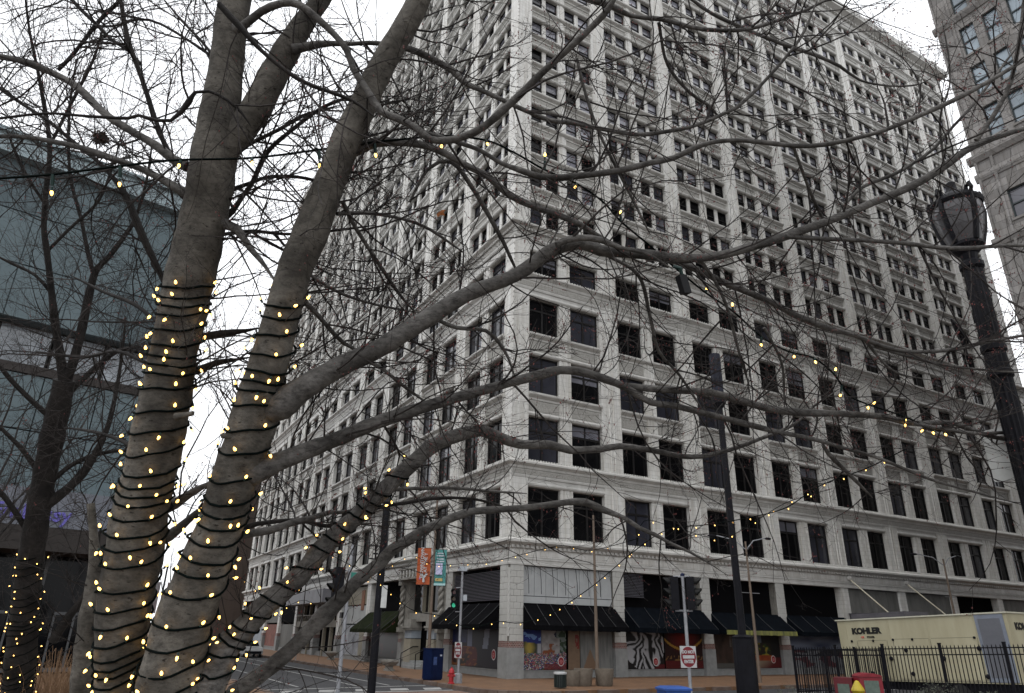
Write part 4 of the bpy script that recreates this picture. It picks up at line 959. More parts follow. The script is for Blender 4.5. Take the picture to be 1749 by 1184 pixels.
# blank pale sign beside the post
q = at(1711, 776, 4.1); s_ = tag(link('sign_plate', None, None, q, rz-R(24)), 'blank white rounded sign plate fixed to the black lamp post', 'sign')
w, hh2, r_ = .082, .155, .03; pr = []
for cx_, cz_, a0 in ((w-r_,hh2-r_,0),(-w+r_,hh2-r_,90),(-w+r_,-hh2+r_,180),(w-r_,-hh2+r_,270)): pr += [(cx_+r_*math.cos(R(a0+t)), cz_+r_*math.sin(R(a0+t))) for t in (0,30,60,90)]
mb = MB(); mb.prism([[(u, d, z) for u, z in pr] for d in (-.004, .004)]); mb.build('plate', mat('pale_sign_back', (.44,.45,.44), .45, .15, 5), s_)
mb = MB(); mb.box(w*.7, w*1.35, .004, .02, -.03, -.01); mb.box(w*.7, w*1.35, .004, .02, .06, .08); mb.build('clamp', steel_b, s_)
# middle post without lantern
X, Y = xy(1268, 1087, 15.); lp2 = thing('lamp_post', 'dark blue-black post with thick fluted top and no lantern in the middle', 'lamp post', (X, Y, 0)); gz = grz(X, Y); zq = lambda py: zpix(X, Y, py)
mb = MB(); mb.lathe([(.26,gz),(.235,gz+.3),(.225,zq(1092)),(.235,zq(1088)),(.12,zq(1084))], (0,0,0), 12); mb.build('base', steel_b, lp2)
mb = MB(); fluted(mb, .085, .072, zq(1084), zq(695), 10, .08); mb.build('shaft', steel_b, lp2)
mb = MB(); fluted(mb, .14, .135, zq(676), zq(606), 10, .13); mb.build('fluted_top', mat('blue_black_steel', (.007,.008,.015), .5, .2, 4, spec=.2, col2=(.013,.014,.026)), lp2)
mb = MB(); mb.lathe([(.09,zq(697)),(.16,zq(690)),(.165,zq(680)),(.155,zq(676))], (0,0,0), 16); mb.build('collar', steel_b, lp2)
# left dark post with ornamental bracket
X, Y = xy(634, 1180, 14.); lp3 = thing('lamp_post', 'slim black post with fleur-de-lis bracket in front of the side street', 'lamp post', (X, Y, 0)); gz = grz(X, Y); zq = lambda py: zpix(X, Y, py)
mb = MB(); mb.lathe([(.16,gz),(.16,gz+.2),(.085,gz+.5),(.075,zq(862)),(.09,zq(858)),(.02,zq(852))], (0,0,0), 12); mb.build('shaft', steel_b, lp3)
tc = (Vector((CAM.x, CAM.y, 0)) - Vector((X, Y, 0))).normalized(); rz = rot_to((tc.x, tc.y)); ca, sa = math.cos(rz), math.sin(rz)
for py in (934, 957): MB().tube([(0,0,zq(py)),(-.28*ca,-.28*sa,zq(py)+.03)], .014, 6).build('bracket', steel_b, lp3)
zc = zq(946); mb = MB(); mb.box(-.165, -.135, -.01, .01, zc-.1, zc+.13); mb.box(-.2, -.1, -.012, .012, zc-.02, zc+.015); mb.ball((-.15,0,zc+.14), .035, 6, 5, 1.5); mb.xf(Matrix.Rotation(rz, 4, 'Z')); mb.build('fleur_de_lis', steel_b, lp3)
q = at(656, 1019, 13.9); s_ = tag(link('sign_plate', None, None, q, rz+R(12)), 'blank pale sign plate fixed to the slim black post', 'sign')
mb = MB(); mb.box(-.055, .055, -.006, .006, -.21, .21); mb.build('plate', MATS['pale_sign_back'], s_); mb = MB(); mb.box(-.12, -.055, -.01, .01, -.02, .02); mb.build('clamp', steel_b, s_)
# grey pole with street sign and signal seen from behind
X, Y = xy(577, 1180, 20.); h = thing('traffic_signal', 'grey pole with green street-name sign and a black signal head', 'traffic light', (X, Y, 0)); g0 = grz(X, Y); zq = lambda py: zpix(X, Y, py)
MB().tube([(0,0,g0),(0,0,zq(1045)),(0,0,zq(930))], [.062,.055,.045], 10).build('pole', galv, h); mb = MB(); mb.lathe([(.13,g0),(.13,g0+.25),(.07,g0+.3)], (0,0,0), 10); mb.build('pole_base', galv, h)
tc = (Vector((CAM.x, CAM.y, 0)) - Vector((X, Y, 0))).normalized(); rz = rot_to((tc.x, tc.y)); ca, sa = math.cos(rz), math.sin(rz)
signal_head(h, (-.30*ca, -.30*sa, zq(1042)), rz-R(70), s=.4); MB().tube([(0,0,zq(975)),(-.3*ca,-.3*sa,zq(975))], .022, 6).build('arm', galv, h)
gs = mat('street_sign_green', (.012,.16,.12), .4, .1); sp = link('street_sign', MB().box(0, .40, -.008, .008, -.13, .13).mesh('street_sign', gs), h, (.04*ca, .04*sa, zq(985)), rz+R(15))
link('lettering', text_mesh('st', 'ST', .16, whitem, .002, bold=.004), sp, (.26, -.012, 0)); mb = MB(); mb.box(0, .40, -.009, .009, .135, .15); mb.build('edge', whitem, sp)

# ------------------------------------------------------------------ generator, railing, newspaper boxes
cream = mat('cream_enamel', (.275,.25,.165), .45, .12, 1.6, .03, 5, col2=(.355,.33,.23), stretch=(1,1,.22))
gn = thing('generator', 'large cream generator container with black lettering behind the railings', 'generator', (7., -20.28, 0)); gn.rotation_euler = (R(-1.97), 0, 0)
y0, y1, z0, z1 = -3.48, 3.48, .92, 3.24
mb = MB(); mb.box(0, 2.5, y0, y1, z0, z1); mb.build('housing', cream, gn)
mb = MB(); mb.box(-.05, 2.55, y0-.05, y1+.06, z1, z1+.05); mb.build('roof_lip', mat('pale_cream', (.42,.41,.33), .4, .1), gn)
mb = MB(); mb.box(.5, 2.1, .6, 3.1, z1+.05, z1+.28); mb.build('exhaust_hood', mat('hood_dark', (.05,.047,.055), .5, .2), gn)
def seam(ya, yb, za, zb_): MB().box(-.006, .004, ya, yb, za, zb_).build('seam', mat('seam_dark', (.14,.13,.09), .7, 0), gn)
for (pa, pb, pz0, pz1) in ((1.35,2.62,z0+.1,2.42),(-.45,1.0,z0+.1,2.45),(-2.25,-.55,z0+.1,2.45)):
    mb = MB(); mb.box(-.018, 0, pa, pb, pz0, pz1); mb.build('door', cream, gn); seam(pa, pb, pz1+.004, pz1+.02)
for yy in (1.12, -.5, 3.1, -2.3): MB().box(-.012, 0, yy-.012, yy+.012, 2.5, z1-.05).build('rib', cream, gn)
for yy in (2.66, 1.3, 1.04, .28, -.5, -1.4, -2.29): seam(yy-.008, yy+.008, z0+.08, 2.44)
seam(y0+.02, y1-.02, z0+.03, z0+.055)
for yy, zz in ((2.9,2.42),(1.9,2.42),(1.02,2.44),(.2,2.44),(-2.2,2.45),(.55,2.05),(-2.28,2.08),(1.25,1.75),(-.9,1.75),(.45,1.2),(-2.35,1.15),(2.2,1.2)):
    mb = MB(); mb.ball((-.03, yy, zz), .05 if zz > 2.3 else .085, 7, 5); mb.build('latch', steel_b, gn)
lv = MB(); lv.box(-.03, .01, -3.36, -2.36, z0+.05, z1-.02); lo = lv.build('louvre_frame', mat('blue_grey_enamel', (.15,.168,.205), .45, .1), gn)
mb = MB(); mb.box(-.034, -.03, -3.24, -2.48, z0+.2, z1-.16); mb.build('louvre_screen', mat('grey_screen', (.10,.105,.12), .6, .1), lo)
for i in range(24): mb = MB(); yy = -3.22+i*.0318; mb.box(-.048, -.034, yy, yy+.012, z0+.2, z1-.16); mb.build('fin', mat('grey_fin', (.15,.155,.175), .5, 0), lo)
blk = mat('lettering_black', (.006,.006,.006), .5, 0)
link('lettering', text_mesh('k', 'KOHLER', .31, blk, .004, bold=.02, sx=1.12), gn, (-.012, 2.16, 2.80), -math.pi/2)
link('lettering', text_mesh('c', 'CK', .1, mat('lettering_red', (.5,.02,.02), .5, 0), .003, bold=.004), gn, (-.012, 2.36, 2.56), -math.pi/2); link('lettering', text_mesh('p', 'POWER', .1, blk, .003, bold=.004), gn, (-.012, 1.99, 2.56), -math.pi/2)
link('lettering', text_mesh('k2', 'KOHLER', .31, blk, .004, bold=.02, sx=1.12), gn, (1.05, y0-.012, 2.8), 0)
link('lettering', text_mesh('n', '400', .14, blk, .003, bold=.004), gn, (-.012, -1.95, 1.04), -math.pi/2)
mb = MB(); mb.box(.1, 2.4, y0+.1, y1-.1, .62, z0); mb.build('chassis', steel_b, gn)
for yy in (-1.2, -.2):
    for xx in (.02, 2.2):
        w_ = MB(); w_.prism([[(xx+d, yy+.38*math.cos(a), .5+.38*math.sin(a)) for a in (2*math.pi*k/16 for k in range(16))] for d in (0, .28)]); w_.build('wheel', mat('tyre', (.012,.012,.012), .8, 0), gn)
for yy in (2.6, -3.0): MB().tube([(.4, yy, .1), (.4, yy, .7)], .06, 6).build('support_leg', steel_b, gn)
def ftop(Y): return 2.12+.0335*(-18.83-Y)
fe = thing('railing_fence', 'black steel picket railing in front of the cream generator', 'fence', (1.4, -18.83, 0))
def picket(parent, x, y, zt_, zb_, r=.010):
    key = 'pk'; mb = MB(); mb.box(-r, r, -r, r, 0, zt_-zb_-.05); mb.prism([[(-r,-r,zt_-zb_-.05),(r,-r,zt_-zb_-.05),(r,r,zt_-zb_-.05),(-r,r,zt_-zb_-.05)], [(-.001,-.001,zt_-zb_),(.001,-.001,zt_-zb_),(.001,.001,zt_-zb_),(-.001,.001,zt_-zb_)]]); mb.build('picket', steel_b, parent, (x, y, zb_))
posts = [0, -1.79, -3.59, -5.51, -7.39, -9.3]; yy = -.12
while yy > -9.3:
    if min(abs(yy-p_) for p_ in posts) > .05: Y = -18.83+yy; picket(fe, 0, yy, ftop(Y)-.03, grz(1.4, Y)+.08)
    yy -= .1193
for p_ in posts: Y = -18.83+p_; mb = MB(); mb.box(-.035, .035, p_-.035, p_+.035, grz(1.4, Y), ftop(Y)); mb.box(-.042, .042, p_-.042, p_+.042, ftop(Y), ftop(Y)+.025); mb.build('post', steel_b, fe)
for dz in (-.13, -.31, -1.45):
    mb = MB(); mb.prism([[(-.014+.03*i_, y_, ftop(-18.83+y_)+dz+j_) for i_, j_ in ((0,-.016),(1,-.016),(1,.016),(0,.016))] for y_ in (0, -9.3)]); mb.build('rail', steel_b, fe)
f2 = thing('railing_fence', 'black steel picket railing running back from its corner post left of the generator', 'fence', (1.4, -18.80, 0))
for i in range(1, 44): picket(f2, i*.1193, .03, 2.09, .1)
for x in (1.8, 3.6, 5.3): mb = MB(); mb.box(x-.035, x+.035, 0, .07, 0, 2.12); mb.build('post', steel_b, f2)
for z in (1.99, 1.81, .6): mb = MB(); mb.box(.04, 5.3, .015, .045, z-.016, z+.016); mb.build('rail', steel_b, f2)
def newsbox(px, py, d, w, label, m, yaw, dome):
    q = at(px, py, d); g0 = grz(q.x, q.y); tc = (Vector((CAM.x, CAM.y, 0)) - Vector((q.x, q.y, 0))).normalized(); H = q.z-g0
    h = thing('newspaper_box', label, 'newspaper box', (q.x, q.y, g0), rot_to((tc.x, tc.y))+yaw, 'newspaper boxes')
    mb = MB(); mb.box(-w/2, w/2, -.2, .22, .35, H-(.06 if dome else 0))
    if dome: mb.prism([[(w/2*math.cos(a)*s_, y_, H-.06+.08*math.sin(a)) for a in (math.pi*k/8 for k in range(9))] for y_, s_ in ((-.22, 1.04), (.22, 1.04))])
    mb.build('cabinet', m, h); mb = MB(); mb.box(-w*.32, w*.32, -.21, -.2, H-.48, H-.14); mb.build('window', mat('dusty_pane', (.09,.12,.10), .2, .2, 5), h)
    mb = MB(); mb.box(-.06, .06, -.12, .12, 0, .35); mb.box(-.2, .2, -.2, .2, 0, .04); mb.build('pedestal', steel_b, h)
    mb = MB(); mb.box(-w*.2, w*.2, -.214, -.202, H-.6, H-.52); mb.build('label_card', whitem, h)
    return h
newsbox(1441, 1157, 17.5, .42, 'square red newspaper box in front of the railing', mat('dull_red_enamel', (.09,.006,.01), .5, .2, 5), R(-10), False)
newsbox(1480, 1151, 17.2, .54, 'wide red newspaper box with rounded top in front of the railing', mat('red_enamel_news', (.17,.006,.014), .5, .2, 5), R(22), True)
q = at(1463, 1163, 15.8); h = thing('yellow_bollard', 'bright yellow pointed bollard top between the red newspaper boxes', 'bollard', (q.x, q.y, grz(q.x, q.y))); H = q.z-h.location.z
yel = mat('yellow_enamel', (.36,.27,.01), .45, .1, 4); mb = MB(); mb.lathe([(.13,0),(.12,H-.25),(.15,H-.2),(.14,H-.17),(.05,H-.02),(.03,H),(.005,H+.01)], (0,0,0), 10); mb.build('hood', yel, h)
q = at(1150, 1172, 14.); g0 = grz(q.x, q.y); h = thing('recycling_bin', 'bright blue plastic bin at the bottom edge below the do not enter sign', 'bin', (q.x, q.y, g0), R(-20)); H = q.z-g0
mb = MB(); mb.prism([[(x*.20, y_*.2, 0) for x, y_ in ((-1,-1),(1,-1),(1,1),(-1,1))], [(x*.26, y_*.25, H-.07) for x, y_ in ((-1,-1),(1,-1),(1,1),(-1,1))]]); mb.build('body', bluebin, h)
mb = MB(); mb.prism([[(x*.285, y_*.27, H-.07) for x, y_ in ((-1,-1),(1,-1),(1,1),(-1,1))], [(x*.285, y_*.27, H-.035) for x, y_ in ((-1,-1),(1,-1),(1,1),(-1,1))], [(x*.2, y_*.2, H) for x, y_ in ((-1,-1),(1,-1),(1,1),(-1,1))]]); mb.build('lid', bluebin, h)
# ------------------------------------------------------------------ bare trees
def bark_mat(name, c_light, c_dark, spots=True, sc=1.):
    m = bpy.data.materials.new(name); m.use_nodes = True; t = m.node_tree; n = t.nodes; L = t.links.new; b = n['Principled BSDF']; b.inputs['Roughness'].default_value = .8; b.inputs['Specular IOR Level'].default_value = .25
    g = n.new('ShaderNodeNewGeometry'); mp = n.new('ShaderNodeMapping'); mp.inputs['Scale'].default_value = (26*sc, 26*sc, 46*sc); L(g.outputs['Position'], mp.inputs['Vector'])
    n1 = n.new('ShaderNodeTexNoise'); n1.inputs['Scale'].default_value = 1; n1.inputs['Detail'].default_value = 9; n1.inputs['Roughness'].default_value = .72; L(mp.outputs[0], n1.inputs['Vector'])
    r1 = n.new('ShaderNodeValToRGB'); r1.color_ramp.elements[0].position = .32; r1.color_ramp.elements[0].color = (*c_dark, 1); r1.color_ramp.elements[1].position = .60; r1.color_ramp.elements[1].color = (*c_light, 1); L(n1.outputs['Fac'], r1.inputs['Fac'])
    n3 = n.new('ShaderNodeTexNoise'); n3.inputs['Scale'].default_value = 5*sc; n3.inputs['Detail'].default_value = 4; L(g.outputs['Position'], n3.inputs['Vector'])
    r3 = n.new('ShaderNodeValToRGB'); r3.color_ramp.elements[0].position = .35; r3.color_ramp.elements[0].color = (.45,.44,.42,1); r3.color_ramp.elements[1].position = .65; r3.color_ramp.elements[1].color = (1.25,1.24,1.2,1); L(n3.outputs['Fac'], r3.inputs['Fac'])
    mu = n.new('ShaderNodeMix'); mu.data_type = 'RGBA'; mu.blend_type = 'MULTIPLY'; mu.inputs['Factor'].default_value = 1; L(r1.outputs[0], mu.inputs['A']); L(r3.outputs[0], mu.inputs['B']); out = mu.outputs['Result']
    if spots:                                    # dark lenticels and scars
        mp2 = n.new('ShaderNodeMapping'); mp2.inputs['Scale'].default_value = (24,24,52); L(g.outputs['Position'], mp2.inputs['Vector'])
        vo = n.new('ShaderNodeTexNoise'); vo.inputs['Scale'].default_value = 1.6; vo.inputs['Detail'].default_value = 2; L(mp2.outputs[0], vo.inputs['Vector'])
        r2 = n.new('ShaderNodeValToRGB'); r2.color_ramp.elements[0].position = .64; r2.color_ramp.elements[0].color = (1,1,1,1); r2.color_ramp.elements[1].position = .72; r2.color_ramp.elements[1].color = (.3,.28,.26,1); L(vo.outputs['Fac'], r2.inputs['Fac'])
        m2 = n.new('ShaderNodeMix'); m2.data_type = 'RGBA'; m2.blend_type = 'MULTIPLY'; m2.inputs['Factor'].default_value = 1; L(out, m2.inputs['A']); L(r2.outputs[0], m2.inputs['B']); out = m2.outputs['Result']
    L(out, b.inputs['Base Color'])
    bp = n.new('ShaderNodeBump'); bp.inputs['Strength'].default_value = .8; bp.inputs['Distance'].default_value = .008; L(n1.outputs['Fac'], bp.inputs['Height']); L(bp.outputs[0], b.inputs['Normal'])
    MATS[name] = m; return m
bark = bark_mat('grey_bark', (.128,.119,.107), (.050,.046,.041))
bark2 = bark_mat('limb_bark', (.125,.12,.117), (.03,.028,.027), False)
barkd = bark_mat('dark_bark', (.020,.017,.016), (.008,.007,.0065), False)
twigm = bark_mat('twig_bark', (.036,.030,.029), (.012,.010,.0095), False, 2)
budm = mat('red_bud', (.12,.025,.022), .6, .3, 20)

def catmull(pts, step):
    """smooth curve through rows of numbers, sampled about every step of the first two"""
    P_ = [np.array(p, float) for p in pts]; P_ = [2*P_[0]-P_[1]] + P_ + [2*P_[-1]-P_[-2]]; out = []
    for i in range(1, len(P_)-2):
        n = max(1, int(np.linalg.norm((P_[i+1]-P_[i])[:2])/step))
        for k in range(n):
            t = k/n; out.append(.5*((2*P_[i])+(-P_[i-1]+P_[i+1])*t+(2*P_[i-1]-5*P_[i]+4*P_[i+1]-P_[i+2])*t*t+(-P_[i-1]+3*P_[i]-3*P_[i+1]+P_[i+2])*t**3))
    out.append(P_[-2]); return out
TR = random.Random(21)
class Twigs:
    """all the fine twigs of one tree, gathered in one mesh; buds in a second"""
    def __init__(s): s.mb = MB(); s.bud = MB()
    def grow(s, p, d, L, r, lev, upw, buds, wig=.27, n3=4):
        n = max(3, int(L/.045) if lev < 2 else int(L/.03)); n = min(n, 9); st = L/n; pts = [p.copy()]; dirs = [d.copy()]; q = p.copy(); d = d.normalized()
        bend = Vector((TR.gauss(0,1), TR.gauss(0,1), TR.gauss(0,1)))*.06
        for i in range(n):
            d = (d + bend + Vector((TR.gauss(0,1), TR.gauss(0,1), TR.gauss(0,1)))*wig*.35 + Vector((0,0,upw))*.12).normalized(); q = q + d*st; pts.append(q.copy()); dirs.append(d.copy())
        rr = [r*(1-.72*i/n) for i in range(n+1)]; s.mb.tube(pts, rr, n3 if r > .0022 else 3, False)
        if lev < 3:
            k = {0: TR.randint(5, 8), 1: TR.randint(2, 5), 2: TR.randint(0, 2)}[lev]
            for _ in range(k):
                t = TR.uniform(.12, .97); i = min(n-1, int(t*n)); b0 = pts[i].lerp(pts[i+1], t*n-i); ax = dirs[i].orthogonal().normalized(); ax.rotate(Quaternion(dirs[i], TR.uniform(0, 6.28)))
                dd = dirs[i].copy(); dd.rotate(Quaternion(ax, TR.uniform(.5, 1.15)))
                s.grow(b0, dd, L*TR.uniform(.25, .6)*(1.1-.5*t), max(.0008, rr[i]*.62), lev+1, upw, buds, wig, 3)
        if buds and lev > 0 and TR.random() < buds*.45:
            for t in (1., .75, .5)[:TR.randint(1, 3)]:
                i = int(t*n); s.bud.ball(tuple(pts[i]), TR.uniform(.0018, .0034), 4, 3, 1.4)
def traced(tree, tw, rows, d0, d1, name, m, nside=10, spawn=0., slen=(.25,.7), upw=.5, buds=.0, sr=.0045, bump=.06, dmid=None, base_ext=None):
    """a stem or branch whose centre line passes the given photo points at depth d0..d1; child twigs grow from it"""
    rows = [(a_, b_, h_*(.8 if h_ <= 5 else (.92 if h_ < 9 else 1))*(.72 if tree.name.startswith('dark') and name != 'trunk' else 1)) for a_, b_, h_ in rows]; sm = catmull(rows, 14); N_ = len(sm); pts = []; rad = []
    for i, (px, py, hw) in enumerate(sm):
        t = i/max(1, N_-1); d = d0+(d1-d0)*t + (0 if dmid is None else dmid*math.sin(math.pi*t)); p = at(px, py, d); r_ = max(.0012, hw*d/FPX)
        pts.append(p); rad.append(r_*(1+bump*math.sin(i*1.7+px*.03)*TR.uniform(.3, 1)))
    if base_ext:
        for q, r_ in base_ext: pts.insert(0, Vector(q)); rad.insert(0, r_)
    if name != 'trunk':
        for k, f in ((1, .35), (2, .65), (3, .85)):
            if len(rad) > 6: rad[-k] *= f
    mb = MB(); mb.tube(pts, rad, nside, jit=.035 if nside >= 12 else (.05 if nside > 6 else 0)); o = smooth_shade(mb.build(name, m, tree), 80)
    if spawn:
        L_ = sum((pts[i+1]-pts[i]).length for i in range(len(pts)-1)); k = int(L_*spawn)
        for _ in range(k):
            i = TR.randint(0, len(pts)-2); b0 = pts[i].lerp(pts[i+1], TR.random()); t = (pts[i+1]-pts[i]).normalized(); ax = t.orthogonal().normalized(); ax.rotate(Quaternion(t, TR.uniform(0, 6.28)))
            dd = t.copy(); dd.rotate(Quaternion(ax, TR.uniform(.6, 1.3)))
            tw.grow(b0, dd, TR.uniform(*slen), min(sr*TR.uniform(.5, 1.1), rad[i]*.6), 0, upw, buds)
    return pts, rad
PLZ = .72
maple = thing('bare_maple_tree', 'bare multi-stemmed grey tree with light strings wound round its stems', 'tree', at(235, 1184, 3.1).xy.to_3d()+Vector((0,0,PLZ)))
maple_o = maple.location.copy()
# parts are modelled in world space: parent keeps an identity inverse, so move the empty's origin back
maple.location = (0, 0, 0)
tw = Twigs()
def base(px, d, r0): q = at(px, 1184, d); return [((q.x, q.y, q.z-.35), r0*.98), ((q.x*.7+maple_o.x*.3, q.y*.7+maple_o.y*.3, PLZ+.35), r0*1.05), ((q.x*.6+maple_o.x*.4, q.y*.6+maple_o.y*.4, PLZ-.1), r0*1.5)]
S1 = [(200,1184,35),(206,1100,39),(218,1000,44),(228,960,47),(234,900,47),(246,850,44),(260,796,41),(278,700,41),(299,600,39),(318,500,39),(343,400,38),(352,350,38),(362,290,39),(372,230,36),(380,170,30),(386,110,27),(394,50,27),(402,0,27),(412,-90,24),(420,-200,20)]
s1p, s1r = traced(maple, tw, S1, 3.15, 3.25, 'trunk', bark, 20, bump=.03, base_ext=base(200, 3.15, .12))
S2 = [(288,1184,58),(303,1100,47),(318,1050,45),(338,1000,43),(351,960,42),(374,900,39),(392,850,38),(408,796,37),(424,750,37),(438,700,39),(450,650,34),(467,600,33),(478,550,30),(492,500,29),(508,450,28),(530,400,29),(549,350,27),(571,290,26),(594,235,26),(618,185,23),(640,137,21),(670,80,20),(698,35,20),(716,0,20),(745,-80,17),(770,-160,13)]
s2p, s2r = traced(maple, tw, S2, 3.0, 3.1, 'trunk', bark, 20, bump=.03, base_ext=base(288, 3.0, .145))
traced(maple, tw, [(140,1184,20),(150,1100,20),(158,1040,18),(162,980,12),(160,920,8),(155,860,7)], 3.5, 3.6, 'trunk', bark, 12, 6, base_ext=base(140, 3.5, .06))
W1 = [(300,1260,34),(335,1205,32),(352,1175,30),(365,1148,29),(383,1111,24),(414,1078,21),(448,1039,19),(484,1009,18),(515,980,17),(540,949,17),(563,926,16),(586,903,15),(607,885,14.5),(640,853,14),(668,825,13.5),(700,795,13.5),(735,765,13),(765,750,12),(800,738,11.5),(822,735,10.5),(854,747,9.5),(889,759,8.5),(940,760,8),(974,769,7),(1026,767,6.5),(1060,762,6),(1112,769,5.5),(1180,781,5),(1230,773,4.5),(1263,763,4),(1300,749,4),(1355,726,3),(1389,695,2.5),(1434,664,1.8)]
w1p, w1r = traced(maple, tw, W1, 2.95, 4.1, 'limb', bark2, 14, 9, buds=.3)
